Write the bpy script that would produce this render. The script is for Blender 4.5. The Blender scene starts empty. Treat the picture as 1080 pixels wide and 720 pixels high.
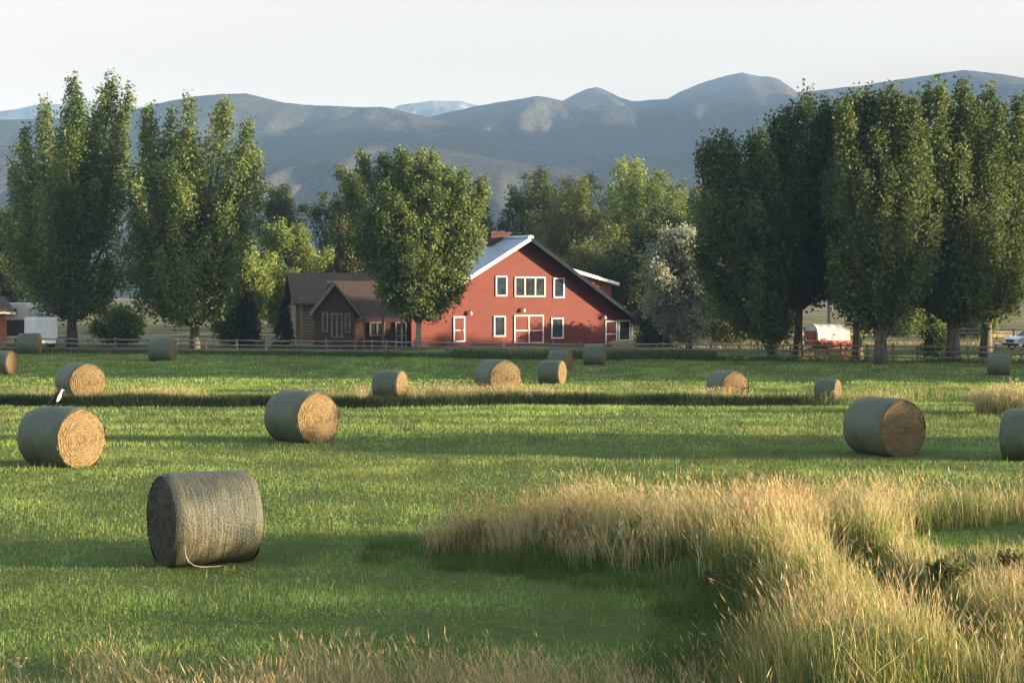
import bpy, math, random
import numpy as np
from mathutils import Vector, Matrix

random.seed(7)
C = bpy.context.scene
COL = C.collection
R = math.radians

# ------------------------------------------------------------------ camera
F, CX, CY, HZ, HCAM = 1800.0, 540.0, 360.0, 307.0, 4.4
PITCH = math.atan((CY - HZ) / F)
cam_d = bpy.data.cameras.new('camera')
cam = bpy.data.objects.new('camera', cam_d); COL.objects.link(cam)
cam_d.sensor_width = 36; cam_d.lens = F / 1080 * 36
cam_d.clip_start = 0.5; cam_d.clip_end = 40000
cam.location = (0, 0, HCAM); cam.rotation_euler = (math.pi / 2 - PITCH, 0, 0)
C.camera = cam

def ray(px, py):
    a, b = (px - CX) / F, (CY - py) / F
    cp, sp = math.cos(PITCH), math.sin(PITCH)
    return Vector((a, cp + b * sp, -sp + b * cp))
def at(px, py, z=0.0):                       # measured photo point -> point on the ground
    r = ray(px, py); k = (z - HCAM) / r.z
    return Vector((r.x * k, r.y * k, z))
def atD(px, py, D):                          # measured photo point -> point at distance D
    r = ray(px, py); k = D / r.y
    return Vector((r.x * k, D, HCAM + r.z * k))

# ------------------------------------------------------------------ light
SUN_AZ, SUN_EL = R(84), R(6.3)               # azimuth from straight behind the camera towards the right
sd = Vector((math.sin(SUN_AZ) * math.cos(SUN_EL), -math.cos(SUN_AZ) * math.cos(SUN_EL), math.sin(SUN_EL)))
sun_d = bpy.data.lights.new('sun', 'SUN'); sun = bpy.data.objects.new('sun', sun_d); COL.objects.link(sun)
sun_d.energy = 5.0; sun_d.angle = R(0.6); sun_d.color = (1.0, 0.78, 0.50)
sun.rotation_euler = sd.to_track_quat('Z', 'Y').to_euler()
W = bpy.data.worlds.new('World'); C.world = W; W.use_nodes = True
wn = W.node_tree.nodes; wl = W.node_tree.links
sky = wn.new('ShaderNodeTexSky'); sky.sky_type = 'NISHITA'; sky.sun_disc = False
sky.sun_elevation = SUN_EL; sky.sun_rotation = math.atan2(sd.x, sd.y)
sky.air_density = 1.0; sky.dust_density = 2.5; sky.ozone_density = 1.0; sky.altitude = 1200
hs = wn.new('ShaderNodeHueSaturation'); tcw = wn.new('ShaderNodeTexCoord'); sxw = wn.new('ShaderNodeSeparateXYZ'); wl.new(tcw.outputs['Generated'], sxw.inputs[0])
mrw = wn.new('ShaderNodeMapRange'); mrw.inputs[1].default_value = 0.10; mrw.inputs[2].default_value = 0.55; mrw.inputs[3].default_value = 0.04; mrw.inputs[4].default_value = 0.75
wl.new(sxw.outputs['Z'], mrw.inputs[0]); wl.new(mrw.outputs[0], hs.inputs['Saturation'])
wl.new(sky.outputs[0], hs.inputs['Color']); rw = wn.new('ShaderNodeValToRGB'); rw.color_ramp.elements[0].position = 0.12; rw.color_ramp.elements[0].color = (.55, .452, .352, 1)
rw.color_ramp.elements[1].position = 0.5; rw.color_ramp.elements[1].color = (1, 1, 1, 1)
wl.new(sxw.outputs['Z'], rw.inputs[0])
mw = wn.new('ShaderNodeMix'); mw.data_type = 'RGBA'; mw.blend_type = 'MULTIPLY'; mw.inputs[0].default_value = 1.0
wl.new(hs.outputs[0], mw.inputs[6]); wl.new(rw.outputs[0], mw.inputs[7]); wl.new(mw.outputs[2], wn['Background'].inputs[0]); wn['Background'].inputs[1].default_value = 0.12
C.view_settings.view_transform = 'Standard'; C.view_settings.look = 'None'
C.view_settings.gamma = 1.0; C.view_settings.exposure = 2.5
C.view_settings.use_curve_mapping = False
C.cycles.use_denoising = True
C.cycles.max_bounces = 6; C.cycles.diffuse_bounces = 3; C.cycles.glossy_bounces = 2
C.cycles.transmission_bounces = 3; C.cycles.volume_bounces = 0; C.cycles.transparent_max_bounces = 4
C.cycles.sample_clamp_indirect = 6

# ------------------------------------------------------------------ materials
def new_mat(name):
    m = bpy.data.materials.new(name); m.use_nodes = True
    nt = m.node_tree; b = nt.nodes['Principled BSDF']
    return m, nt, b
def ramp(nt, fac, stops):
    r = nt.nodes.new('ShaderNodeValToRGB'); e = r.color_ramp.elements
    while len(e) < len(stops): e.new(0.5)
    for el, (p, c) in zip(e, stops):
        el.position = p; el.color = (*c, 1)
    nt.links.new(fac, r.inputs[0]); return r.outputs[0]
def tex_noise(nt, scale, detail=4, coord='Object', rough=0.55, mapping=None):
    tc = nt.nodes.new('ShaderNodeTexCoord'); n = nt.nodes.new('ShaderNodeTexNoise')
    n.inputs['Scale'].default_value = scale; n.inputs['Detail'].default_value = detail
    n.inputs['Roughness'].default_value = rough
    src = tc.outputs[coord]
    if mapping:
        mp = nt.nodes.new('ShaderNodeMapping'); mp.inputs['Scale'].default_value = mapping
        nt.links.new(src, mp.inputs[0]); src = mp.outputs[0]
    nt.links.new(src, n.inputs['Vector']); return n.outputs[0]
def bump(nt, b, h, strength, dist=0.02):
    n = nt.nodes.new('ShaderNodeBump'); n.inputs['Strength'].default_value = strength
    n.inputs['Distance'].default_value = dist
    nt.links.new(h, n.inputs['Height']); nt.links.new(n.outputs[0], b.inputs['Normal'])
def mixc(nt, fac, a, b, mode='MIX'):
    m = nt.nodes.new('ShaderNodeMix'); m.data_type = 'RGBA'; m.blend_type = mode
    if hasattr(fac, 'default_value') or hasattr(fac, 'links'): nt.links.new(fac, m.inputs[0])
    else: m.inputs[0].default_value = fac
    for v, i in ((a, 6), (b, 7)):
        if isinstance(v, tuple): m.inputs[i].default_value = (*v, 1)
        else: nt.links.new(v, m.inputs[i])
    return m.outputs[2]
def noisy(name, c1, c2, scale, rough=0.8, bumps=0.3, mapping=None, metal=0.0, bdist=0.02, detail=4):
    m, nt, b = new_mat(name)
    n = tex_noise(nt, scale, detail, mapping=mapping)
    nt.links.new(ramp(nt, n, [(0.3, c1), (0.7, c2)]), b.inputs['Base Color'])
    b.inputs['Roughness'].default_value = rough; b.inputs['Metallic'].default_value = metal
    if bumps: bump(nt, b, n, bumps, bdist)
    return m
def leafy(name, trans=0.35, gloss=0.05):
    m = bpy.data.materials.new(name); m.use_nodes = True
    nt = m.node_tree; nt.nodes.remove(nt.nodes['Principled BSDF']); out = nt.nodes['Material Output']
    a = nt.nodes.new('ShaderNodeAttribute'); a.attribute_name = 'Col'
    d = nt.nodes.new('ShaderNodeBsdfDiffuse'); t = nt.nodes.new('ShaderNodeBsdfTranslucent')
    g = nt.nodes.new('ShaderNodeBsdfGlossy'); g.inputs['Roughness'].default_value = 0.6
    g.inputs['Color'].default_value = (0.6, 0.6, 0.6, 1)
    nt.links.new(a.outputs['Color'], d.inputs[0]); nt.links.new(a.outputs['Color'], t.inputs[0])
    m1 = nt.nodes.new('ShaderNodeMixShader'); m1.inputs[0].default_value = trans
    nt.links.new(d.outputs[0], m1.inputs[1]); nt.links.new(t.outputs[0], m1.inputs[2])
    m2 = nt.nodes.new('ShaderNodeMixShader'); m2.inputs[0].default_value = gloss
    nt.links.new(m1.outputs[0], m2.inputs[1]); nt.links.new(g.outputs[0], m2.inputs[2])
    nt.links.new(m2.outputs[0], out.inputs[0])
    return m
M = {}
M['leaf'] = leafy('leaf', 0.45, 0.025)
M['blade'] = leafy('blade', 0.45, 0.02)
M['bark'] = noisy('bark', (0.05, 0.04, 0.032), (0.16, 0.13, 0.10), 6, 0.9, 0.6, (1, 1, 0.25))
M['pale_bark'] = noisy('pale_bark', (0.20, 0.18, 0.15), (0.42, 0.39, 0.33), 5, 0.9, 0.4, (1, 1, 0.4))
M['old_wood'] = noisy('old_wood', (0.10, 0.085, 0.07), (0.26, 0.22, 0.18), 5, 0.9, 0.5, (1, 1, 0.3))
M['rail_wood'] = noisy('rail_wood', (0.13, 0.12, 0.11), (0.30, 0.27, 0.24), 3, 0.9, 0.4, (0.3, 1, 1))
M['white'] = noisy('white_paint', (0.62, 0.60, 0.56), (0.78, 0.77, 0.74), 3, 0.5, 0.05)
M['brick'] = noisy('brick', (0.03, 0.018, 0.014), (0.09, 0.035, 0.024), 9, 0.9, 0.4)
M['shingle'] = noisy('brown_shingle', (0.045, 0.030, 0.021), (0.12, 0.072, 0.050), 4, 0.9, 0.5, (1, 3, 3))
M['log_end'] = noisy('log_wood', (0.20, 0.145, 0.085), (0.31, 0.235, 0.145), 3, 0.8, 0.4, (0.4, 2, 6))
M['brown_wall'] = noisy('brown_siding', (0.055, 0.026, 0.018), (0.11, 0.050, 0.034), 4, 0.85, 0.3, (6, 6, 0.3))
M['orange_wall'] = noisy('orange_wall', (0.40, 0.13, 0.05), (0.52, 0.20, 0.08), 2, 0.8, 0.2)
M['dark_trim'] = noisy('dark_trim', (0.05, 0.04, 0.035), (0.10, 0.08, 0.07), 4, 0.8, 0.2)
M['metal_roof'] = noisy('metal_roof', (0.33, 0.38, 0.44), (0.46, 0.50, 0.56), 1.2, 0.42, 0.1, (6, 0.4, 0.4), 0.25)
M['shaded_trim'] = noisy('shaded_trim', (0.010, 0.014, 0.020), (0.020, 0.026, 0.034), 3, 0.8, 0.1)  # near black: shade of the right rake and eaves put into the colour
M['shaded_trim'].node_tree.nodes['Principled BSDF'].inputs['Specular IOR Level'].default_value = 0.1
M['rubber'] = noisy('rubber', (0.015, 0.015, 0.015), (0.03, 0.03, 0.03), 20, 0.8, 0.1)
M['rim'] = noisy('rim_metal', (0.35, 0.35, 0.36), (0.5, 0.5, 0.5), 10, 0.35, 0.02, None, 0.9)
M['car_paint'] = noisy('white_car_paint', (0.70, 0.70, 0.70), (0.78, 0.78, 0.78), 1, 0.25, 0)
M['trailer'] = noisy('trailer_skin', (0.66, 0.66, 0.65), (0.80, 0.79, 0.77), 1.5, 0.4, 0.05)
M['black'] = noisy('black_plastic', (0.012, 0.012, 0.013), (0.03, 0.03, 0.03), 8, 0.5, 0.05)
M['canvas'] = noisy('canvas', (0.66, 0.62, 0.56), (0.82, 0.79, 0.73), 4, 0.85, 0.25)
M['wagon_red'] = noisy('wagon_red', (0.26, 0.045, 0.025), (0.44, 0.09, 0.05), 5, 0.7, 0.2)
M['twine'] = noisy('pale_net', (0.22, 0.19, 0.12), (0.34, 0.30, 0.20), 8, 0.8, 0.1)
def glass(name, c):
    m, nt, b = new_mat(name)
    n = tex_noise(nt, 1.5, 2)
    nt.links.new(ramp(nt, n, [(0.35, c), (0.7, tuple(x * 2.2 + 0.01 for x in c))]), b.inputs['Base Color'])
    b.inputs['Roughness'].default_value = 0.12
    return m
M['glass'] = glass('window_glass', (0.015, 0.02, 0.025))
M['lamp_glass'] = noisy('lamp_glass', (0.65, 0.63, 0.58), (0.8, 0.78, 0.72), 5, 0.4, 0)
# barn siding: red vertical boards, slightly weathered
m, nt, b = new_mat('barn_red'); M['barn_red'] = m
tc = nt.nodes.new('ShaderNodeTexCoord'); wv = nt.nodes.new('ShaderNodeTexWave')
wv.wave_type = 'BANDS'; wv.bands_direction = 'Z'; wv.wave_profile = 'SAW'
wv.inputs['Scale'].default_value = 0.9; wv.inputs['Distortion'].default_value = 0.15
nt.links.new(tc.outputs['Object'], wv.inputs['Vector'])
n1 = tex_noise(nt, 1.1, 6, mapping=(0.6, 0.6, 1.6)); n2 = tex_noise(nt, 9, 3, mapping=(0.3, 1, 3))
c1 = ramp(nt, n1, [(0.25, (0.095, 0.0120, 0.0045)), (0.55, (0.138, 0.0185, 0.0065)), (0.8, (0.175, 0.030, 0.0120))])
nt.links.new(mixc(nt, 0.35, c1, ramp(nt, n2, [(0.3, (0.072, 0.008, 0.005)), (0.7, (0.19, 0.028, 0.014))])), b.inputs['Base Color'])
b.inputs['Roughness'].default_value = 0.75
bump(nt, b, wv.outputs[0], 0.5, 0.02)
# hay
m, nt, b = new_mat('hay'); M['hay'] = m
tc = nt.nodes.new('ShaderNodeTexCoord'); mp = nt.nodes.new('ShaderNodeMapping')
mp.inputs['Scale'].default_value = (0.0, 1, 1); mp.inputs['Location'].default_value = (0, 0, -.72); nt.links.new(tc.outputs['Object'], mp.inputs[0])
wv = nt.nodes.new('ShaderNodeTexWave'); wv.wave_type = 'RINGS'; wv.rings_direction = 'SPHERICAL'
wv.inputs['Scale'].default_value = 4.6; wv.inputs['Distortion'].default_value = 6.0
wv.inputs['Detail'].default_value = 6; wv.inputs['Detail Scale'].default_value = 3.2
nt.links.new(mp.outputs[0], wv.inputs['Vector'])
n1 = tex_noise(nt, 2.4, 4); n2 = tex_noise(nt, 15, 6, rough=0.75)
c1 = ramp(nt, wv.outputs[0], [(0.0, (0.095, 0.062, 0.026)), (0.45, (0.175, 0.117, 0.050)), (1.0, (0.25, 0.178, 0.082))])
c2 = mixc(nt, 0.6, c1, ramp(nt, n2, [(0.35, (0.075, 0.050, 0.020)), (0.65, (0.30, 0.212, 0.098))]))
nt.links.new(mixc(nt, 0.3, c2, ramp(nt, n1, [(0.35, (0.14, 0.105, 0.042)), (0.65, (0.26, 0.165, 0.068))])), b.inputs['Base Color'])
b.inputs['Roughness'].default_value = 0.9
ad = nt.nodes.new('ShaderNodeMath'); ad.operation = 'ADD'
nt.links.new(wv.outputs[0], ad.inputs[0]); nt.links.new(n2, ad.inputs[1])
bump(nt, b, ad.outputs[0], 0.8, 0.022)
M['hay_old'] = noisy('weathered_hay', (0.022, 0.024, 0.018), (0.085, 0.075, 0.050), 7, 0.95, 0.9, (0.2, 1, 1), 0, 0.04, 7)
# weathered net wrap round the bale (fine windings)
def net_mat(name, stops, old):
    m, nt, b = new_mat(name)
    w1 = tex_noise(nt, 3.0, 6, mapping=(9, 0.7, 0.7)); w2 = tex_noise(nt, 1.3, 5, rough=0.65); w3 = tex_noise(nt, 40, 2)
    ad = nt.nodes.new('ShaderNodeMath'); ad.operation = 'MULTIPLY_ADD'
    nt.links.new(w1, ad.inputs[0]); ad.inputs[1].default_value = 0.45
    m2 = nt.nodes.new('ShaderNodeMath'); m2.operation = 'MULTIPLY'; m2.inputs[1].default_value = 0.55
    nt.links.new(w2, m2.inputs[0]); nt.links.new(m2.outputs[0], ad.inputs[2])
    c = ramp(nt, ad.outputs[0], stops)
    c = mixc(nt, 0.25, c, ramp(nt, w3, [(0.4, tuple(x * 0.45 for x in stops[0][1])), (0.65, tuple(min(1, x * 1.25) for x in stops[-1][1]))]))
    nt.links.new(c, b.inputs['Base Color']); b.inputs['Roughness'].default_value = 0.6
    ad2 = nt.nodes.new('ShaderNodeMath'); ad2.operation = 'ADD'
    nt.links.new(w1, ad2.inputs[0]); nt.links.new(w3, ad2.inputs[1])
    bump(nt, b, ad2.outputs[0], 0.6, 0.03 if old else 0.015)
    return m
M['net'] = net_mat('net_wrap', [(0.35, (0.044, 0.064, 0.034)), (0.52, (0.078, 0.098, 0.055)), (0.68, (0.18, 0.18, 0.105))], False)
M['net_old'] = net_mat('old_net_wrap', [(0.38, (0.017, 0.026, 0.018)), (0.47, (0.040, 0.052, 0.036)), (0.56, (0.092, 0.088, 0.046)), (0.66, (0.19, 0.165, 0.105))], True)
# ground
m, nt, b = new_mat('field_soil'); M['ground'] = m
n1 = tex_noise(nt, 0.10, 4); n2 = tex_noise(nt, 2.2, 6, rough=0.7); n3 = tex_noise(nt, 0.012, 3)
g1 = ramp(nt, n2, [(0.3, (0.038, 0.052, 0.014)), (0.5, (0.075, 0.105, 0.026)), (0.72, (0.14, 0.14, 0.05))])
g2 = ramp(nt, n1, [(0.35, (0.055, 0.085, 0.018)), (0.65, (0.10, 0.125, 0.035))])
near = mixc(nt, 0.5, g1, g2)
dry = ramp(nt, n2, [(0.3, (0.22, 0.17, 0.08)), (0.7, (0.34, 0.26, 0.13))])
geo = nt.nodes.new('ShaderNodeNewGeometry'); sx = nt.nodes.new('ShaderNodeSeparateXYZ'); nt.links.new(geo.outputs['Position'], sx.inputs[0])
mr = nt.nodes.new('ShaderNodeMapRange'); mr.inputs[1].default_value = 127; mr.inputs[2].default_value = 134
nt.links.new(sx.outputs['Y'], mr.inputs[0])
far = mixc(nt, ramp(nt, n1, [(0.35, (0, 0, 0)), (0.6, (1, 1, 1))]), dry, (0.09, 0.10, 0.035))
nt.links.new(mixc(nt, mr.outputs[0], near, far), b.inputs['Base Color'])
b.inputs['Roughness'].default_value = 1.0; b.inputs['Specular IOR Level'].default_value = 0.1
bump(nt, b, n2, 0.6, 0.08)
M['hill'] = None
def hill_mat(name, a, bcol, c, sc):
    m, nt, b = new_mat(name)
    n1 = tex_noise(nt, sc, 7, rough=0.62, mapping=(1, 0.55, 2.2)); n2 = tex_noise(nt, sc * 8, 5, rough=0.7); n3 = tex_noise(nt, sc * 45, 3, rough=0.7)
    base = mixc(nt, 0.4, ramp(nt, n1, [(0.34, a), (0.52, bcol), (0.60, c), (0.70, bcol)]), ramp(nt, n2, [(0.38, a), (0.62, c)]))
    nt.links.new(mixc(nt, ramp(nt, n3, [(0.50, (0, 0, 0)), (0.62, (.85, .85, .85))]), base, tuple(x * .35 for x in a)), b.inputs['Base Color'])
    b.inputs['Roughness'].default_value = 1.0; b.inputs['Specular IOR Level'].default_value = 0.0
    bump(nt, b, n2, 0.6, 10.0)
    return m
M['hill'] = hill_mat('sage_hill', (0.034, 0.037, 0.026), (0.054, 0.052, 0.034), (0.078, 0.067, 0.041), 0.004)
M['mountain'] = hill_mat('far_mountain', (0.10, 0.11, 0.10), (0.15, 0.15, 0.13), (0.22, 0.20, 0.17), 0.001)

# ------------------------------------------------------------------ object helpers
def tag(o, label=None, cat=None, group=None, kind=None):
    if label: o['label'] = label
    if cat: o['category'] = cat
    if group: o['group'] = group
    if kind: o['kind'] = kind
    return o
def empty(name, loc, rz=0.0):
    o = bpy.data.objects.new(name, None); COL.objects.link(o)
    o.location = loc; o.rotation_euler = (0, 0, rz); o.empty_display_size = 0.5
    return o
def copy_tree(o, parent=None):
    c = o.copy(); COL.objects.link(c)
    if parent is not None: c.parent = parent
    for ch in [x for x in o.children]: copy_tree(ch, c)
    return c
def link(name, me, mat, parent=None, loc=(0, 0, 0), rz=0.0):
    o = bpy.data.objects.new(name, me); COL.objects.link(o)
    if mat is not None: me.materials.append(mat)
    o.location = loc; o.rotation_euler = (0, 0, rz)
    if parent is not None: o.parent = parent
    return o
def np_mesh(name, V, loops, totals, col=None, smooth=False):
    me = bpy.data.meshes.new(name)
    V = np.ascontiguousarray(V, np.float32); loops = np.ascontiguousarray(loops, np.int32).ravel()
    totals = np.ascontiguousarray(totals, np.int32)
    me.vertices.add(len(V)); me.vertices.foreach_set('co', V.ravel())
    me.loops.add(len(loops)); me.loops.foreach_set('vertex_index', loops)
    me.polygons.add(len(totals))
    st = np.zeros(len(totals), np.int32); st[1:] = np.cumsum(totals)[:-1]
    me.polygons.foreach_set('loop_start', st)
    if col is not None:
        a = me.attributes.new('Col', 'FLOAT_COLOR', 'POINT')
        c4 = np.ones((len(V), 4), np.float32); c4[:, :3] = col
        a.data.foreach_set('color', c4.ravel())
    if smooth: me.polygons.foreach_set('use_smooth', np.ones(len(totals), bool))
    me.update(calc_edges=True); me.validate()
    return me
class MB:
    def __init__(s): s.v = []; s.f = []
    def add(s, vs, fs):
        k = len(s.v); s.v += [tuple(v) for v in vs]; s.f += [tuple(i + k for i in f) for f in fs]; return s
    def box(s, x0, x1, y0, y1, z0, z1):
        return s.add([(x, y, z) for z in (z0, z1) for y in (y0, y1) for x in (x0, x1)],
              [(0, 2, 3, 1), (4, 5, 7, 6), (0, 1, 5, 4), (2, 6, 7, 3), (0, 4, 6, 2), (1, 3, 7, 5)])
    def prism(s, poly, y0, y1):                # poly in (x, z), CCW seen from -y
        n = len(poly)
        vs = [(x, y0, z) for x, z in poly] + [(x, y1, z) for x, z in poly]
        fs = [tuple(range(n)), tuple(range(2 * n - 1, n - 1, -1))]
        fs += [(i, i + n, (i + 1) % n + n, (i + 1) % n) for i in range(n)]
        return s.add(vs, fs)
    def tube(s, pts, rad, n=6):
        pts = [Vector(p) for p in pts]; rings = []
        for i, p in enumerate(pts):
            d = (pts[min(i + 1, len(pts) - 1)] - pts[max(i - 1, 0)]).normalized()
            a = Vector((1, 0, 0)) if abs(d.x) < 0.8 else Vector((0, 1, 0))
            u = d.cross(a).normalized(); w = d.cross(u)
            r = rad[i] if isinstance(rad, (list, tuple)) else rad
            rings.append([p + (u * math.cos(t) + w * math.sin(t)) * r for t in [2 * math.pi * k / n for k in range(n)]])
        vs = [v for r in rings for v in r]; fs = []
        for i in range(len(pts) - 1):
            for k in range(n):
                fs.append((i * n + k, i * n + (k + 1) % n, (i + 1) * n + (k + 1) % n, (i + 1) * n + k))
        fs.append(tuple(range(n - 1, -1, -1))); fs.append(tuple((len(pts) - 1) * n + k for k in range(n)))
        return s.add(vs, fs)
    def build(s, name, mat, parent=None, loc=(0, 0, 0), rz=0.0, smooth=False, bevel=0.0):
        me = bpy.data.meshes.new(name); me.from_pydata(s.v, [], s.f); me.update()
        if smooth: me.polygons.foreach_set('use_smooth', [True] * len(me.polygons))
        o = link(name, me, mat, parent, loc, rz)
        if bevel:
            mod = o.modifiers.new('edge', 'BEVEL'); mod.width = bevel; mod.segments = 2; mod.limit_method = 'ANGLE'
        return o

# ------------------------------------------------------------------ noise and terrain
def vnoise(x, y, seed=0):
    x = np.asarray(x, float); y = np.asarray(y, float)
    xi = np.floor(x).astype(np.int64); yi = np.floor(y).astype(np.int64)
    xf = x - xi; yf = y - yi
    u = xf * xf * (3 - 2 * xf); v = yf * yf * (3 - 2 * yf)
    def h(a, b):
        n = (a * 374761393 + b * 668265263 + seed * 974711) & 0x7fffffff
        n = ((n ^ (n >> 13)) * 1274126177) & 0x7fffffff
        return ((n ^ (n >> 16)) & 0xffff) / 65535.0
    return (h(xi, yi) * (1 - u) + h(xi + 1, yi) * u) * (1 - v) + (h(xi, yi + 1) * (1 - u) + h(xi + 1, yi + 1) * u) * v
def fbm(x, y, o=4, seed=0):
    t = 0; a = 0.5
    for k in range(o):
        t = t + a * vnoise(x * 2 ** k, y * 2 ** k, seed + k * 17); a *= 0.5
    return t / (1 - 0.5 ** o)
def sstep(a, b, x):
    t = np.clip((x - a) / (b - a), 0, 1); return t * t * (3 - 2 * t)
def poly_w(pts): return np.array([tuple(at(*p))[:2] for p in pts])
TALL = poly_w([(452, 588), (472, 578), (600, 574), (720, 572), (770, 566), (900, 567), (1000, 562), (1180, 554), (1500, 545),
               (1500, 850), (690, 850), (735, 740), (772, 692), (786, 660), (770, 636), (700, 616), (600, 600), (520, 592)])
LAWN = poly_w([(935, 606), (985, 586), (1060, 581), (1200, 579), (1200, 618), (1040, 614)])
GULLY = poly_w([(884, 612), (908, 632), (938, 655), (966, 682), (984, 708), (1004, 734)])
def inside(P, x, y):
    r = np.zeros(x.shape, bool); n = len(P); j = n - 1
    for i in range(n):
        xi, yi = P[i]; xj, yj = P[j]
        c = ((yi > y) != (yj > y)) & (x < (xj - xi) * (y - yi) / (yj - yi + 1e-12) + xi)
        r ^= c; j = i
    return r
def seg_dist(P, x, y, closed):
    d = np.full(x.shape, 1e9); n = len(P)
    for i in range(n if closed else n - 1):
        a = P[i]; b = P[(i + 1) % n]; ab = b - a
        t = np.clip(((x - a[0]) * ab[0] + (y - a[1]) * ab[1]) / (ab @ ab), 0, 1)
        d = np.minimum(d, np.hypot(x - a[0] - t * ab[0], y - a[1] - t * ab[1]))
    return d
def sdist(P, x, y):                                            # positive inside
    d = seg_dist(P, x, y, True); return np.where(inside(P, x, y), d, -d)
DITCH0, DITCH1 = 64.6, 67.4
def ditch_mid(x): return 66.0 + 0.45 * np.sin(x * 0.21) + 0.3 * np.sin(x * 0.53 + 1) + 0.9 * (fbm(x * .35, x * 0 + 4.4, 3, 71) - .5)
def ground_z(x, y):
    x = np.asarray(x, float); y = np.asarray(y, float)
    z = 0.10 * (fbm(x * 0.09, y * 0.09, 3, 3) - 0.5) * sstep(14, 30, y) + 0.05 * (fbm(x * 0.6, y * 0.6, 3, 9) - 0.5)
    near = (y > 8) & (y < 60) & (np.abs(x) < 40)
    if near.any():
        s = np.full(x.shape, -9.0); s[near] = sdist(TALL, x[near], y[near])
        z = z + 0.45 * sstep(-0.3, 1.6, s) + 0.42 * sstep(.2, 1.8, s) * (1 - sstep(22.5, 25.5, y)) * (1 - sstep(3.6, 5.4, x))
        g = np.full(x.shape, 9.0); g[near] = seg_dist(GULLY, x[near], y[near], False)
        z = z - 1.0 * (1 - sstep(0.2, 0.75, g))
    fade = 1 - sstep(9, 14, x)
    z = z - 0.5 * fade * (1 - sstep(0.3, 1.3, np.abs(y - ditch_mid(x))))
    z = z + 0.03 * fade * np.exp(-((y - 68.2) / 0.8) ** 2)
    z = z - 0.16 * sstep(5, 9, x) * np.exp(-((y - 71.5) / 3.0) ** 2)
    return z
def gz(x, y): return float(ground_z(np.array([x]), np.array([y]))[0])
def axis(knots):
    out = []
    for a, b, s in knots: out += list(np.arange(a, b, s))
    return np.array(out)
gx = axis([(-4400, -2000, 600), (-2000, -400, 200), (-400, -60, 20), (-60, -14, 1.2), (-14, 14, 0.3), (14, 60, 1.2), (60, 400, 20), (400, 2000, 200), (2000, 4401, 600)])
gy = axis([(-2400, -400, 400), (-400, -20, 40), (-20, 12, 2), (12, 42, 0.3), (42, 62, 1.0), (62, 70, 0.25), (70, 160, 2), (160, 400, 20), (400, 2000, 200), (2000, 4201, 550)])
GX, GY = np.meshgrid(gx, gy)
GZ = ground_z(GX.ravel(), GY.ravel())
nx, ny = len(gx), len(gy)
idx = np.arange(nx * ny).reshape(ny, nx)
q = np.stack([idx[:-1, :-1], idx[:-1, 1:], idx[1:, 1:], idx[1:, :-1]], -1).reshape(-1, 4)
g = link('ground', np_mesh('ground', np.stack([GX.ravel(), GY.ravel(), GZ], 1), q, np.full(len(q), 4), smooth=True), M['ground'])
tag(g, kind='structure')

# ------------------------------------------------------------------ hills
def ridge(name, D, prof, depth, back, amp, seed, mat, rows=90, step=3, pw=1.25, kind='structure', px0=-160, px1=1240):
    pxs = np.arange(px0, px1 + 1, step); xs, ys = zip(*prof)
    hy = np.interp(pxs, xs, ys)
    X0 = (pxs - CX) / F * D
    hy = hy + 1.6 * (fbm(pxs * .045, pxs * 0 + seed, 4, seed) - .5) * (1.6 if name == 'butte_hills' else 1)
    crest = (HZ - hy) / F * D + HCAM
    T = np.concatenate([np.linspace(0, 1, rows), 1 + np.linspace(0, 1, 10)[1:]])
    V = []
    for t in T:
        Y = D - depth * (1 - t) if t <= 1 else D + back * (t - 1)
        base = t ** pw if t <= 1 else (2 - t) ** 1.1
        wob = (fbm(X0 / D * 14 + 3.1, np.full_like(X0, t * 1.3) + 0.4 * np.sin(X0 / D * 20), 5, seed) - 0.5)
        rid = 1 - np.abs(2 * fbm(X0 / D * 26 + t * 0.9, np.full_like(X0, t * 2.0), 4, seed + 5) - 1) * 2
        env = (4 * t * (1 - t) * (0.5 + 0.5 * t)) if t <= 1 else 0.3
        Z = crest * base + crest * env * (amp * wob * 1.6 + amp * 0.35 * rid)
        shift = 0.06 * D * (fbm(X0 / D * 6, np.full_like(X0, t * 2), 2, seed + 9) - 0.5) * env
        fine = (fbm(X0 * .012, np.full_like(X0, Y * .010), 5, seed + 3) - .5) * .10 * crest * min(1, t * 2) * (1 - (.85 if t >= .98 else 0)) + (1 - np.abs(2 * fbm(X0 * .006 + Y * .002, np.full_like(X0, Y * .0035), 4, seed + 13) - 1)) * .05 * crest * env
        Z = Z + fine
        V.append(np.stack([X0 + shift, np.full_like(X0, Y), np.minimum(Z, crest * (0.25 + 0.75 * base) + 2) - 3 * (1 - min(t, 1))], 1))
    V = np.concatenate(V); n = len(pxs); r = len(T); I = np.arange(n * r).reshape(r, n)
    q = np.stack([I[:-1, :-1], I[:-1, 1:], I[1:, 1:], I[1:, :-1]], -1).reshape(-1, 4)
    o = link(name, np_mesh(name, V, q, np.full(len(q), 4), smooth=True), mat)
    return tag(o, kind=kind)
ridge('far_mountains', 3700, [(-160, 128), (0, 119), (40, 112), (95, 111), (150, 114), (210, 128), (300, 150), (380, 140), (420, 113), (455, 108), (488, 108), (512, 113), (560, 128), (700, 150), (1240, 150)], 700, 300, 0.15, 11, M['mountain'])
ridge('butte_hills', 2900, [(-160, 190), (300, 180), (440, 150), (540, 118), (590, 109), (606, 100), (618, 95), (630, 92.5), (642, 96), (652, 102), (667, 107), (690, 106), (704, 104), (720, 95), (735, 89), (748, 85), (765, 81), (783, 78.5), (800, 81), (812, 82), (820, 84), (830, 91), (842, 100), (870, 112), (1000, 125), (1240, 130)], 900, 400, 0.30, 23, M['hill'])
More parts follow.
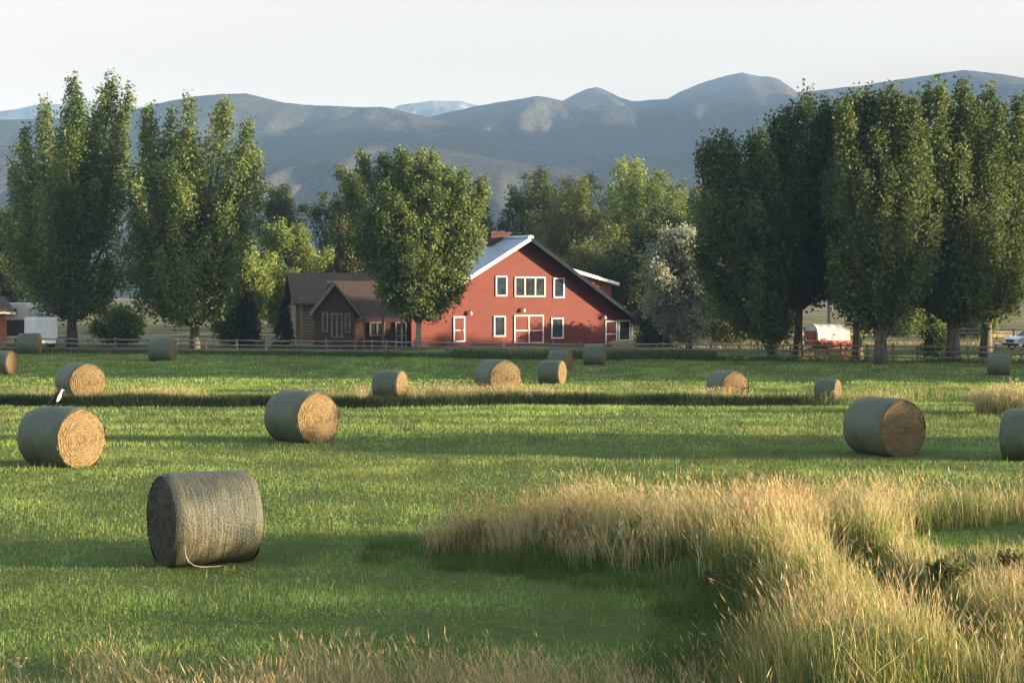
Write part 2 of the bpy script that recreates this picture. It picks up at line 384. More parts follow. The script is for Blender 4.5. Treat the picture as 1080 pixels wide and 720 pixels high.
ridge('right_hills', 2750, [(-160, 200), (600, 190), (760, 140), (820, 112), (850, 97), (900, 92), (940, 87), (985, 80), (1015, 75), (1050, 79), (1080, 84), (1150, 92), (1240, 100)], 900, 400, 0.25, 31, M['hill'])
ridge('middle_hills', 2500, [(-160, 190), (250, 170), (400, 140), (440, 129), (455, 124), (500, 113), (540, 107), (567, 102.5), (580, 104), (595, 107), (645, 111), (680, 116), (720, 109), (745, 106), (790, 110), (830, 118), (900, 125), (1000, 125), (1240, 120)], 800, 400, 0.42, 45, M['hill'])
ridge('left_hills', 2200, [(-160, 131), (0, 127), (60, 126), (110, 123), (150, 115), (175, 109), (205, 103), (235, 100), (262, 100.5), (285, 106), (300, 109), (340, 112.5), (372, 113), (405, 114), (418, 116), (440, 122), (470, 130), (520, 140), (620, 160), (800, 190), (1240, 200)], 750, 400, 0.45, 57, M['hill'])
ridge('foot_hills', 1700, [(-160, 160), (0, 153), (100, 158), (220, 176), (300, 168), (360, 152), (420, 146), (480, 150), (560, 160), (700, 166), (800, 152), (950, 148), (1240, 150)], 600, 500, 0.5, 63, M['hill'], pw=1.0)
# unseen ridge off to the right, added to keep the hills in shade
def shade_ridge():
    ys = np.arange(1300, 4100, 70.0); us = np.linspace(-1, 1, 21)
    crest = np.interp(ys, [1300, 1500, 2000, 2600, 3000, 3600, 5600], [150, 290, 370, 385, 400, 410, 410]) * (0.85 + 0.3 * fbm(ys * 0.004, ys * 0 + 2.2, 4, 77))
    V = [(1230 + 0.32 * max(0, y - 2900) + u * 300, y, max(-2, c * (1 - abs(u) ** 1.2) * (0.9 + 0.2 * float(vnoise(u * 4, y * .004, 5))))) for y, c in zip(ys, crest) for u in us]
    I = np.arange(len(V)).reshape(len(ys), len(us))
    q = np.stack([I[:-1, :-1], I[:-1, 1:], I[1:, 1:], I[1:, :-1]], -1).reshape(-1, 4)
    tag(link('shade_ridge', np_mesh('shade_ridge', np.array(V), q, np.full(len(q), 4), smooth=True), M['hill']), kind='structure')
shade_ridge()

# ------------------------------------------------------------------ trees
rng = np.random.default_rng(11)
GREENS = {
    'poplar': [(0.108, 0.162, 0.042), (0.170, 0.222, 0.062)],
    'dark': [(0.050, 0.080, 0.026), (0.085, 0.118, 0.034)],
    'grove': [(0.072, 0.108, 0.030), (0.120, 0.155, 0.040)],  # darker than poplar: the right-hand grove's shade put into the leaf colour
    'bright': [(0.165, 0.225, 0.050), (0.235, 0.285, 0.070)],
    'olive': [(0.115, 0.140, 0.042), (0.17, 0.185, 0.060)],
    'silver': [(0.25, 0.275, 0.185), (0.36, 0.375, 0.26)],
    'spruce': [(0.030, 0.052, 0.026), (0.048, 0.075, 0.036)],
}
def kites(cent, size, rng, up=0.0):
    n = len(cent)
    nr = rng.normal(size=(n, 3)); nr[:, 2] += up; nr /= np.linalg.norm(nr, axis=1, keepdims=True)
    a = rng.normal(size=(n, 3)); t = np.cross(nr, a); t /= np.linalg.norm(t, axis=1, keepdims=True)
    b = np.cross(nr, t); s = size[:, None]
    V = np.empty((n, 4, 3))
    V[:, 0] = cent - t * s * 0.62; V[:, 1] = cent + b * s * 0.42 - t * s * 0.08 + nr * s * 0.10
    V[:, 2] = cent + t * s * 0.62; V[:, 3] = cent - b * s * 0.42 - t * s * 0.08 + nr * s * 0.10
    return V.reshape(-1, 3), np.arange(n * 4).reshape(n, 4)
def bez(P, t):
    t = np.asarray(t)[..., None]; return (1 - t) ** 2 * P[0] + 2 * t * (1 - t) * P[1] + t * t * P[2]
def plume_leaves(P, rad, ncl, per, rng, sig=0.27, stretch=1.6):
    t = rng.uniform(0.12, 0.985, ncl) ** 0.80
    prof = np.where(t < 0.35, (t / 0.35) ** 0.6, 1 - ((t - 0.35) / 0.65) ** 1.5) * rad + 0.16
    ph = rng.uniform(0, 2 * np.pi, ncl); rr = prof * rng.uniform(0, 1, ncl) ** 0.45
    c = bez(P, t); c[:, 0] += rr * np.cos(ph); c[:, 1] += rr * np.sin(ph); c[:, 2] += rng.uniform(-0.4, 0.25, ncl)
    k = rng.integers(max(2, per // 2), per * 3 // 2 + 1, ncl)
    ci = np.repeat(np.arange(ncl), k)
    L = c[ci] + np.clip(rng.normal(size=(len(ci), 3)), -1.7, 1.7) * np.array([sig, sig, sig * stretch])
    return L, ci
def build_tree(name, label, X, Y, plumes, trunk, pal, per, nleaf, lsize, rng, bark='bark', sig=0.27, stretch=1.6, group=None, cat='tree'):
    """plumes: list of (P0, P1, P2, radius); trunk: (height, base radius, lean dx)"""
    z0 = gz(X, Y) if Y < 160 else 0.0
    root = empty(name, (X, Y, z0)); tag(root, label, cat, group)
    vol = np.array([max(0.3, np.linalg.norm(np.subtract(p[2], p[0])) * p[3]) * (p[4] if len(p) > 4 else 1) for p in plumes])
    tot = nleaf / per
    Ls, Cs = [], []
    c1, c2 = (np.array(c) for c in GREENS[pal])
    for p, v in zip(plumes, vol):
        n = max(4, int(tot * v / vol.sum()))
        P = np.array(p[:3], float)
        L, ci = plume_leaves(P, p[3], n, per, rng, sig, stretch)
        base = c1 + (c2 - c1) * rng.uniform(0, 1)
        cl = rng.normal(1, 0.12, (n, 1)) * base
        col = cl[ci] * rng.normal(1, 0.14, (len(ci), 1)); col[:, 0] *= rng.normal(1, 0.08, len(ci))
        Ls.append(L); Cs.append(np.clip(col, 0.01, 0.5))
    L = np.concatenate(Ls); Cc = np.concatenate(Cs)
    k = L[:, 2] > 0.15; L = L[k]; Cc = Cc[k]
    V, q = kites(L, rng.uniform(0.6, 1.3, len(L)) * lsize * 0.78, rng)
    link('crown', np_mesh('crown', V, q, np.full(len(q), 4), np.repeat(Cc, 4, 0)), M['leaf'], root)
    th, tr, ln = trunk
    mb = MB(); zs = np.linspace(-0.25, th, 9)
    wx = [ln * (z / th) + 0.10 * math.sin(z * 0.7 + X) * min(1, z / 4) for z in zs]
    mb.tube([(wx[i], 0.06 * math.sin(z + Y), z) for i, z in enumerate(zs)], [tr * (1.35 if i == 0 else 1) * (1 - 0.93 * max(0, z) / th) + 0.015 for i, z in enumerate(zs)], 9)
    for p in plumes:
        P = np.array(p[:3], float); ts = [0, 0.25, 0.5, 0.8]
        pts = bez(P, np.array(ts)); r0 = max(0.035, min(tr * 0.5, 0.022 * np.linalg.norm(P[2] - P[0])))
        mb.tube([tuple(x) for x in pts], [r0, r0 * .75, r0 * .5, r0 * .2], 5)
    mb.build('trunk', M[bark], root, smooth=True)
    return root
def auto_plumes(H, Rr, cb, n, rng, form='poplar', tips=(), top_k=0.30):
    pl = []
    def mk(x, y, zt, ln, rad, spread=0.75, lift=0.35):
        r = math.hypot(x, y); z0 = max(cb * H * 0.85, zt - ln)
        f = 0.12 if form == 'poplar' else 0.05
        return ((x * f, y * f, z0), (x * spread, y * spread, z0 + (zt - z0) * lift), (x, y, zt), rad)
    for (x, y, zt, rad) in tips:
        pl.append(mk(x, y, zt, 0.55 * H, rad * 1.1, 0.85, 0.4) + (1.7,))
    for i in range(n):
        ph = rng.uniform(0, 2 * math.pi); qv = math.sqrt(rng.uniform(0, 1)); 
        if form == 'poplar':
            topz = H * (1 - top_k * qv ** 2) if not tips else 0.93 * H * (1 - 0.26 * qv ** 2)
            u = rng.uniform(0, 1) ** 0.7
            zt = cb * H + 1.0 + (topz - cb * H - 1.0) * u
            f_ = zt / H; rr = Rr * qv * (0.50 + 0.50 * min(1, max(0, (f_ - .12) / .33))) * (0.80 + 0.45 * float(vnoise(ph * 1.3, f_ * 6, int(H * 7))))
            pl.append(mk(rr * math.cos(ph), rr * math.sin(ph), zt, rng.uniform(0.22, 0.42) * H, Rr * rng.uniform(0.15, 0.27)))
        else:
            cz = rng.uniform(-0.95, 1.0); er = math.sqrt(max(0.05, 1 - cz * cz)) * rng.uniform(0.5, 1.0) ** 0.6 * (1 - .38 * max(0, -cz)) * (.86 + .30 * float(vnoise(ph * 1.4, cz * 3, int(H * 5))))
            mid = (cb + 1) / 2 * H; hz = (1 - cb) / 2 * H
            zt = mid + cz * hz * rng.uniform(0.8, 1.0)
            pl.append(mk(Rr * er * math.cos(ph), Rr * er * math.sin(ph), zt, rng.uniform(0.25, 0.45) * H, Rr * rng.uniform(0.15, 0.30), 0.65, 0.55))
    return pl
def tree_px(name, label, cx, top, halfw, D, form, pal, n=26, nleaf=22000, cb=0.14, tips=None, ls=0.25, tr=None, bark='bark', group=None, seed=1, per=14, sig=None, cat='tree', topk=0.30, base_px=None, crest=0):
    rg = np.random.default_rng(seed * 101 + 5)
    X = ((base_px if base_px is not None else cx) - CX) / F * D; H = (HZ - top) / F * D + HCAM; Rr = halfw / F * D * (1.12 if form == 'round' else 1.2); nleaf = int(nleaf * 1.75); n = int(n * 1.35)
    off = (cx - (base_px if base_px is not None else cx)) / F * D
    if crest: nleaf = int(nleaf * .86); Rr *= 1.12
    tl = []
    if tips:
        for (px, py, rpx) in tips:
            tl.append(((px - CX) / F * D - X, rg.uniform(-0.5, 0.5) * Rr, (HZ - py) / F * D + HCAM, rpx * 1.25 / F * D))
    for k in range(crest):                      # leaders that make up a broad, ragged top
        u = -1 + 2 * (k + .5) / crest + rg.uniform(-.08, .08)
        tl.append((u * Rr * .95 + off, rg.uniform(-.5, .5) * Rr, H * (1 - .10 * u * u - rg.uniform(0, .07)), Rr * rg.uniform(.22, .30)))
    pl = auto_plumes(H, Rr, cb, n, rg, form, tl, topk)
    if off:
        pl = [(p[0], (p[1][0] + off * .6, p[1][1], p[1][2]), (p[2][0] + off, p[2][1], p[2][2])) + tuple(p[3:]) if i >= len(tl) else p for i, p in enumerate(pl)]
    return build_tree(name, label, X, D, pl, (H * 0.86, tr or 0.018 * H, off * 0.3), pal, per, nleaf, ls, rg, bark,
                      sig or (0.24 if form == 'poplar' else 0.34), 1.7 if form == 'poplar' else 0.8, group, cat)
PG = 'tall cottonwoods round the ranch yard'
BG = 'trees behind the red barn'
# left pair
tree_px('cottonwood_tree', 'tall dark cottonwood at the far left with two ragged spires', 76, 82, 60, 131, 'poplar', 'poplar', 48, 40000, 0.13,
        [(75, 80, 15), (119, 80, 13), (103, 92, 14), (137, 93, 10), (89, 105, 16), (57, 112, 13), (36, 126, 9), (22, 134, 9), (11, 178, 12), (130, 120, 14)], seed=3, group=PG)
tree_px('cottonwood_tree', 'broad cottonwood left of the log cabin with pointed sunlit plumes', 205, 108, 68, 127, 'poplar', 'poplar', 56, 46000, 0.12,
        [(160, 113, 14), (184, 119, 14), (209, 107, 11), (227, 106, 10), (244, 112, 12), (268, 130, 12), (275, 158, 14), (147, 135, 14), (140, 175, 14), (257, 150, 14)], seed=4, group=PG)
tree_px('cottonwood_tree', 'rounded cottonwood with slim pale trunk hiding the left end of the barn', 443, 158, 64, 127, 'round', 'poplar', 52, 44000, 0.17,
        [(383, 158, 11), (405, 160, 12), (425, 156, 13), (445, 158, 12), (460, 162, 9), (492, 182, 14), (510, 190, 13), (365, 180, 13), (475, 175, 13)], seed=5, group=PG, tr=0.20, bark='pale_bark', sig=0.26, base_px=441)
# left background
tree_px('dark_tree', 'very dark tree at the left edge beside the white trailers', 8, 212, 40, 160, 'round', 'dark', 34, 20000, 0.05, seed=6)
tree_px('light_tree', 'bright yellow-green round tree behind the log cabin', 305, 226, 42, 168, 'round', 'bright', 40, 20000, 0.06, seed=7, ls=0.28)
tree_px('dark_tree', 'dark rounded tree behind the bright tree and the cabin', 300, 184, 27, 196, 'round', 'dark', 26, 11000, 0.1, seed=8, ls=0.3)
tree_px('dark_tree', 'dark tree left behind the pale-trunked cottonwood', 346, 195, 28, 190, 'round', 'dark', 26, 11000, 0.1, seed=9, ls=0.3)
tree_px('grey_tree', 'dull olive tree whose top shows just left of the pale-trunked cottonwood', 372, 166, 27, 175, 'round', 'olive', 26, 12000, 0.1, seed=10, ls=0.28)
tree_px('bush', 'bright green leaning bush between the broad cottonwood and the cabin', 253, 246, 31, 137, 'round', 'bright', 34, 17000, 0.02, seed=12, cat='bush')
tree_px('bush', 'low yellow-green bush behind the fence under the two left cottonwoods', 125, 322, 26, 139, 'round', 'bright', 18, 5000, 0.0, seed=13, cat='bush')
# behind the barn
tree_px('broadleaf_tree', 'dark broad tree behind the barn roof, nearest the chimney', 563, 175, 50, 200, 'round', 'dark', 36, 17000, 0.08, seed=14, ls=0.3, group=BG)
tree_px('broadleaf_tree', 'tall bright-topped tree standing highest behind the barn', 652, 152, 60, 192, 'round', 'bright', 46, 26000, 0.06, seed=15, ls=0.3, group=BG)
tree_px('broadleaf_tree', 'olive tree between the bright-topped tree and the silver tree', 712, 160, 42, 204, 'round', 'olive', 32, 14000, 0.08, seed=16, ls=0.3, group=BG)
tree_px('broadleaf_tree', 'light-tipped tree just left of the dark cottonwood grove', 764, 148, 30, 172, 'round', 'poplar', 30, 15000, 0.1, seed=17, ls=0.27, group=BG)
tree_px('broadleaf_tree', 'small dark tree between the pale-trunked cottonwood and the chimney', 507, 190, 26, 188, 'round', 'dark', 24, 10000, 0.08, seed=18, ls=0.3, group=BG)
tree_px('broadleaf_tree', 'lower olive tree showing over the right slope of the barn roof', 625, 222, 42, 163, 'round', 'olive', 34, 17000, 0.03, seed=19, ls=0.26, group=BG)
tree_px('broadleaf_tree', 'mid green tree filling the gap behind the silver tree', 690, 206, 38, 158, 'round', 'dark', 30, 14000, 0.03, seed=20, ls=0.26, group=BG)
tree_px('silver_tree', 'silvery grey-green tree at the right end of the barn', 717, 232, 43, 127, 'round', 'silver', 44, 26000, 0.10, seed=21, ls=0.22, tr=0.22, base_px=727)
tree_px('broadleaf_tree', 'mid green tree between the dark broad tree and the bright-topped tree', 605, 186, 40, 210, 'round', 'olive', 32, 14000, 0.03, seed=41, ls=0.3, group=BG)
tree_px('broadleaf_tree', 'dark low tree filling in behind the right end of the barn roof', 655, 250, 34, 156, 'round', 'dark', 30, 11000, 0.0, seed=42, ls=0.26, group=BG)
tree_px('broadleaf_tree', 'dark tree behind the light-tipped tree and the left end of the grove', 742, 196, 38, 150, 'round', 'dark', 32, 13000, 0.03, seed=43, ls=0.26, group=BG)
tree_px('broadleaf_tree', 'mid green rounded tree just right of the bright-topped tree', 690, 164, 46, 184, 'round', 'poplar', 36, 15000, 0.05, seed=44, ls=0.28, group=BG)
tree_px('broadleaf_tree', 'soft green tree seen directly above the barn dormer', 600, 170, 44, 178, 'round', 'olive', 36, 15000, 0.05, seed=45, ls=0.28, group=BG)
# right grove
RG = 'cottonwood grove on the right'
tree_px('cottonwood_tree', 'dark cottonwood at the left end of the right-hand grove, lower than the rest', 788, 134, 44, 109, 'poplar', 'grove', 44, 30000, 0.09, seed=22, group=RG, crest=9, base_px=815)
tree_px('cottonwood_tree', 'tall dark cottonwood above the covered wagon', 858, 93, 44, 111, 'poplar', 'dark', 48, 36000, 0.22, seed=23, base_px=841, group=RG, crest=9, tr=0.28)  # dark palette carries shade in the leaf colour
tree_px('cottonwood_tree', 'cottonwood with a grey trunk at the fence just right of the wagon', 927, 88, 42, 101.8, 'poplar', 'grove', 46, 36000, 0.15, seed=24, group=RG, crest=9, tr=0.36, base_px=930)
tree_px('cottonwood_tree', 'highest cottonwood of the grove with a thick brown trunk and sunlit top', 998, 81, 43, 105.5, 'poplar', 'grove', 48, 38000, 0.17, seed=25, group=RG, crest=9, tr=0.40, base_px=1006)
tree_px('cottonwood_tree', 'cottonwood behind the shaded bale near the white car, with sunlit top', 1046, 92, 40, 109.8, 'poplar', 'grove', 46, 34000, 0.17, seed=26, group=RG, crest=9, tr=0.36, base_px=1040)
tree_px('cottonwood_tree', 'cottonwood with a dark trunk directly behind the wagon tail', 905, 102, 36, 109.5, 'poplar', 'grove', 36, 26000, 0.22, seed=27, group=RG, crest=9, tr=0.30)
tree_px('cottonwood_tree', 'cottonwood mostly beyond the right edge behind the white car', 1118, 104, 38, 115.5, 'poplar', 'grove', 40, 26000, 0.17, seed=28, group=RG, crest=9, tr=0.36)
tree_px('bush', 'yellow-green bush glowing behind the fence left of the wagon', 818, 305, 24, 150, 'round', 'bright', 22, 7000, 0.02, seed=29, cat='bush')
tree_px('bush', 'sunlit green bush behind the grove between the two thick trunks', 955, 312, 40, 158, 'round', 'bright', 28, 11000, 0.03, seed=30, cat='bush')
tree_px('bush', 'sunlit bush behind the trunks beside the white car', 1025, 318, 28, 152, 'round', 'bright', 22, 8000, 0.04, seed=31, cat='bush')
tree_px('bush', 'small dark round bush at the fence between the grove trunks', 989, 344, 12, 112, 'round', 'dark', 12, 2200, 0.0, seed=32, cat='bush', ls=0.2)
tree_px('bush', 'dark bush under the silver tree beside the barn wall', 690, 318, 24, 131, 'round', 'dark', 22, 6000, 0.0, seed=33, cat='bush')
tree_px('bush', 'sunlit pale bush behind the fence right of the silver tree', 770, 318, 28, 140, 'round', 'olive', 22, 7000, 0.02, seed=34, cat='bush')
# spruces
def spruce(label, px, top, D, halfw, seed):
    rg = np.random.default_rng(seed); X = (px - CX) / F * D; H = (HZ - top) / F * D + HCAM; Rr = halfw / F * D
    root = empty('spruce_tree', (X, D, 0)); tag(root, label, 'tree')
    L = []; mb = MB().tube([(0, 0, -0.2), (0, 0, H * 0.5), (0, 0, H * 0.97)], [0.12, 0.07, 0.01], 7)
    z = 0.25
    while z < H * 0.98:
        r = Rr * (1 - z / H) ** 0.85 + 0.08
        for k in range(9):
            ph = rg.uniform(0, 6.28); rr = r * rg.uniform(0.75, 1.05); n = int(30 * rr / Rr) + 6
            s = rg.uniform(0.15, 1, n)
            P = np.stack([s * rr * math.cos(ph), s * rr * math.sin(ph), z + 0.05 - s * rr * 0.28], 1) + rg.normal(0, 0.05, (n, 3))
            L.append(P)
            mb.tube([(0, 0, z + .05), (rr * .9 * math.cos(ph), rr * .9 * math.sin(ph), z + .05 - rr * .25)], [0.02, 0.006], 4)
        z += rg.uniform(0.16, 0.26)
    L = np.concatenate(L); c1, c2 = (np.array(c) for c in GREENS['spruce'])
    Cc = c1 + (c2 - c1) * rg.uniform(0, 1, (len(L), 1))
    V, q = kites(L, rg.uniform(0.09, 0.17, len(L)), rg, 0.4)
    link('crown', np_mesh('crown', V, q, np.full(len(q), 4), np.repeat(Cc, 4, 0)), M['leaf'], root)
    mb.build('trunk', M['bark'], root)
spruce('small dark spruce in front of the log cabin', 300, 314, 133, 15, 1)
spruce('dark spruce in the shade left of the small spruce', 262, 300, 134, 19, 2)
# trees and windbreaks off to the right whose long shadows cross the field
def off_tree(label, X, Y, H, Rr, seed, form='poplar', cb=0.10, n=40, nleaf=17000):
    rg = np.random.default_rng(seed)
    pl = auto_plumes(H, Rr, cb, n, rg, form)
    build_tree('cottonwood_tree', label, X, Y, pl, (H * .86, .018 * H, 0), 'poplar', 14, nleaf, 0.42, rg, 'bark', 0.4, 1.4, 'cottonwoods beyond the right edge of the view')
OFF = [(58, 92, 14, 5), (67, 90, 15, 5.5), (75, 100, 14.5, 5.5), (54, 101, 13.5, 5), (64, 107, 14, 4.8), (88, 95, 16, 6), (92, 105, 15, 6), (57, 121, 13, 4), (46, 128, 10, 4), (60, 137, 9, 4), (78, 125, 12, 5), (66, 149, 11, 6)]
for i, (x, y, h, r_) in enumerate(OFF):
    y -= .115 * x                            # stand along the sun's direction from what they shade
    off_tree('tall cottonwood beyond the right edge, its shadow falling across the field', x, y, h, r_, 900 + i)
off_tree('low bushy willow beyond the right edge by the mown field', 33, 45.2, 4.2, 3.2, 950, 'round', 0.02, 30, 9000)
off_tree('low bushy willow beyond the right edge by the mown field', 41, 45.6, 5.2, 3.2, 951, 'round', 0.02, 30, 9000)

# ------------------------------------------------------------------ red barn
BA = R(30); BD = 140.0
BO = Vector(((553 - CX) / F * BD, BD, 0))
BU = Vector((math.cos(BA), math.sin(BA), 0)); BN = Vector((math.sin(BA), -math.cos(BA), 0))
def on_plane(px, py, off=0.0, O=None, U=BU, N=BN):
    O = BO if O is None else O
    r = ray(px, py); c = Vector((0, 0, HCAM)); P0 = O + N * off
    k = (P0 - c).dot(N) / r.dot(N); P = c + r * k
    return (P - P0).dot(U), P.z
barn = empty('barn', BO, BA); tag(barn, 'large red barn with white-framed windows and low-pitched metal roof', 'barn')
PK = on_plane(553, 250); uL, zL = on_plane(428, 330); uR, zR = on_plane(673, 341)
BL = 15.0
wallL, wallR = uL + 0.5, uR - 0.55
def roof_z(u): return PK[1] + (zL - PK[1]) * (u - PK[0]) / (uL - PK[0]) if u < PK[0] else PK[1] + (zR - PK[1]) * (u - PK[0]) / (uR - PK[0])
MB().prism([(wallL, -0.3), (wallR, -0.3), (wallR, roof_z(wallR) - 0.22), (PK[0], PK[1] - 0.22), (wallL, roof_z(wallL) - 0.22)], 0, BL).build('wall', M['barn_red'], barn)
def slab(u0, z0, u1, z1, th, y0, y1): return MB().prism([(u0, z0 - th), (u1, z1 - th), (u1, z1), (u0, z0)], y0, y1)
OV = 1.05
ro = slab(uL, zL, PK[0], PK[1], 0.18, -OV, BL + 0.6)
ro.prism([(PK[0], PK[1] - 0.18), (uR, zR - 0.18), (uR, zR), (PK[0], PK[1])], -OV, BL + 0.6)
roof = ro.build('roof', M['metal_roof'], barn)
seam = MB()                                   # standing seams run down the slopes
y = -OV + 0.4
while y < BL:
    seam.prism([(uL, zL + .004), (PK[0], PK[1] + .004), (PK[0], PK[1] + .04), (uL, zL + .04)], y, y + .03)
    y += 0.6
seam.build('standing_seams', M['metal_roof'], roof)
MB().prism([(PK[0], PK[1] - .20), (uL, zL - .20), (uL, zL - .183), (PK[0], PK[1] - .183)][::-1], -OV, -.004).build('soffit', M['shaded_trim'], roof)  # soffits coloured near black, standing in for shade under the overhang
MB().prism([(PK[0], PK[1] - .20), (uR, zR - .20), (uR, zR - .183), (PK[0], PK[1] - .183)], -OV, -.004).build('soffit', M['shaded_trim'], roof)
fb = slab(uL - .03, zL - 0.02, PK[0], PK[1] + .0, 0.34, -OV - 0.05, -OV - 0.003)
fb.build('bargeboard', M['white'], roof)
MB().prism([(PK[0], PK[1] - .34), (uR + .03, zR - .36), (uR + .03, zR - .02), (PK[0], PK[1])], -OV - 0.05, -OV - 0.003).build('bargeboard', M['shaded_trim'], roof)  # right board coloured dark for its shade; the left one is white
MB().prism([(PK[0] - .25, PK[1] - .1), (PK[0] + .25, PK[1] - .12), (PK[0] + .25, PK[1] + .02), (PK[0], PK[1] + .14), (PK[0] - .25, PK[1] + .02)], -OV - .06, BL + .62).build('ridge_cap', M['metal_roof'], roof)
def window(parent, u0, z0, u1, z1, n=1, y=0.0, fw=0.105, cross=0, name='window', mat='white', panel='glass'):
    f = MB(); d0, d1 = y - 0.09, y - 0.002
    f.box(u0, u0 + fw, d0, d1, z0, z1).box(u1 - fw, u1, d0, d1, z0, z1)
    f.box(u0 + fw, u1 - fw, d0, d1, z0, z0 + fw).box(u0 + fw, u1 - fw, d0, d1, z1 - fw, z1)
    for k in range(1, n):
        c = u0 + (u1 - u0) * k / n; f.box(c - fw * .5, c + fw * .5, d0 + .004, d1, z0 + fw, z1 - fw)
    xs = [u0 + (u1 - u0) * k / n for k in range(n + 1)]
    for c in range(cross):
        zc = z0 + (z1 - z0) * (0.46 if cross == 1 else (c + 1) / (cross + 1))
        for k in range(n):
            f.box(xs[k] + fw * (1 if k == 0 else .5), xs[k + 1] - fw * (1 if k == n - 1 else .5), d0 + .008, d1, zc - fw * .4, zc + fw * .4)
    o = f.build(name, M[mat], parent)
    MB().box(u0 + fw * .5, u1 - fw * .5, y - 0.045, y - 0.003, z0 + fw * .5, z1 - fw * .5).build('pane' if panel == 'glass' else 'door_panel', M[panel], o)
    return o
def wpx(x0, y0, x1, y1, **k):
    a = on_plane(x0, y1); b_ = on_plane(x1, y0); return window(barn, a[0], a[1], b_[0], b_[1], **k)
wpx(522.5, 291, 534.5, 312.5); wpx(542.5, 292, 575, 313, n=3); wpx(583.5, 293, 595, 314)
wpx(520.5, 333, 533, 355); wpx(581, 335, 594, 357); wpx(652, 337.5, 664.5, 359.5)
for args in ((478, 333.5, 490, 360.5, 1), (542, 332, 573, 362.5, 2), (638, 338, 650.5, 364, 1)):
    d = wpx(*args[:4], n=args[4], cross=1, name='door', panel='barn_red'); 
    a = on_plane(args[2] - 2.6, args[3] - 13); MB().box(a[0] - .06, a[0] + .0, -.15, -.09, a[1] - .1, a[1] + .1).build('handle', M['black'], d)
for px, py in ((495, 330), (551, 327), (636.5, 334.5)):
    a = on_plane(px, py)
    lm = MB().box(a[0] - .06, a[0] + .06, -.30, -.002, a[1] + .12, a[1] + .18).build('wall_lamp', M['black'], barn)
    MB().tube([(a[0], -.25, a[1] - .16), (a[0], -.25, a[1] - .05), (a[0], -.25, a[1] + .119)], [.10, .14, .07], 10).build('lamp_shade', M['lamp_glass'], lm)
# shed dormer on the right slope
dy0, dy1 = 4.2, 11.5
u0, zt = on_plane(604, 286, -4.2); u1, zb = on_plane(648, 300, -4.2); u0 -= .5; zt += .12; zb += .05
MB().prism([(u0, roof_z(u0) - .1), (u1 - .35, roof_z(u1 - .35) - .1), (u1 - .35, zb - .12), (u0, zt - .05)], dy0, dy1).build('dormer', M['barn_red'], barn)
dr = MB().prism([(u0 - .2, zt), (u1 + .15, zb - .08), (u1 + .15, zb + .12), (u0 - .2, zt + .2)], dy0 - .5, dy1 + .5).build('dormer_roof', M['metal_roof'], barn)
MB().prism([(u0 - .22, zt - .08), (u1 + .17, zb - .16), (u1 + .17, zb + .10), (u0 - .22, zt + .19)], dy0 - .56, dy0 - .503).build('bargeboard', M['white'], dr)
# chimney by the ridge
ch = MB().box(PK[0] - 1.3, PK[0] + .5, 3.2, 4.6, PK[1] - .9, PK[1] + .35).box(PK[0] - 1.42, PK[0] + .62, 3.08, 4.72, PK[1] + .352, PK[1] + .50).build('chimney', M['brick'], barn)
MB().box(PK[0] - 1.0, PK[0] - .5, 3.6, 4.2, PK[1] + .502, PK[1] + .62).box(PK[0] - .3, PK[0] + .2, 3.6, 4.2, PK[1] + .502, PK[1] + .62).build('flue', M['brick'], ch)
MB().box(wallR - .16, wallR + .02, -.05, -.002, -.2, roof_z(wallR) - .3).build('corner_board', M['white'], barn)

# brown annex left of the barn: ridge along the front, a gable towards the field
AO = Vector(((353 - CX) / F * 130.5, 130.5, 0)); AA = R(8)
AU = Vector((math.cos(AA), math.sin(AA), 0)); AN = Vector((math.sin(AA), -math.cos(AA), 0))
ann = empty('annex_house', AO, AA); tag(ann, 'low brown wooden house with a front gable, left of the red barn', 'house')
def ap(px, py): return on_plane(px, py, 0, AO, AU, AN)
pk = ap(353, 297.5); el = ap(327, 331); er_ = ap(379, 330)
er_ = (2 * pk[0] - el[0], el[1])
MB().prism([(el[0] + .35, -.2), (er_[0] - .35, -.2), (er_[0] - .35, el[1] + .1), (pk[0], pk[1] - .3), (el[0] + .35, el[1] + .1)], 0, 4.3).build('gable_wall', M['brown_wall'], ann)
rf = MB().prism([(el[0], el[1] - .12), (pk[0], pk[1] - .16), (pk[0], pk[1]), (el[0], el[1] + .05)], -.6, 4.5)
rf.prism([(pk[0], pk[1] - .16), (er_[0], el[1] - .12), (er_[0], el[1] + .05), (pk[0], pk[1])], -.6, 4.5)
r1 = rf.build('gable_roof', M['shingle'], ann)
MB().prism([(el[0] - .02, el[1] - .2), (pk[0], pk[1] - .24), (pk[0], pk[1] + .0), (el[0] - .02, el[1] + .04)], -.66, -.603).prism([(pk[0], pk[1] - .24), (er_[0] + .02, el[1] - .2), (er_[0] + .02, el[1] + .04), (pk[0], pk[1])], -.66, -.603).build('bargeboard', M['rail_wood'], r1)
xe = 5.6; zr = pk[1] + .12; xs0 = er_[0] - .34
MB().box(xs0, xe, 2.2, 6.6, -.2, el[1] + .1).build('wall', M['brown_wall'], ann)
ms = MB()                                       # main roof: slopes towards and away from the field
for ya, yb, za, zb_ in ((0.6, 4.4, el[1] - .15, zr), (8.2, 4.4, el[1] - .15, zr)):
    ms.add([(xs0 - 2.0, ya, za), (xe + .4, ya, za), (xe + .4, yb, zb_), (xs0 - 2.0, yb, zb_), (xs0 - 2.0, ya, za - .16), (xe + .4, ya, za - .16), (xe + .4, yb, zb_ - .16), (xs0 - 2.0, yb, zb_ - .16)],
           [(0, 1, 2, 3), (7, 6, 5, 4), (0, 4, 5, 1), (1, 5, 6, 2), (2, 6, 7, 3), (3, 7, 4, 0)])
rr = ms.build('main_roof', M['shingle'], ann)
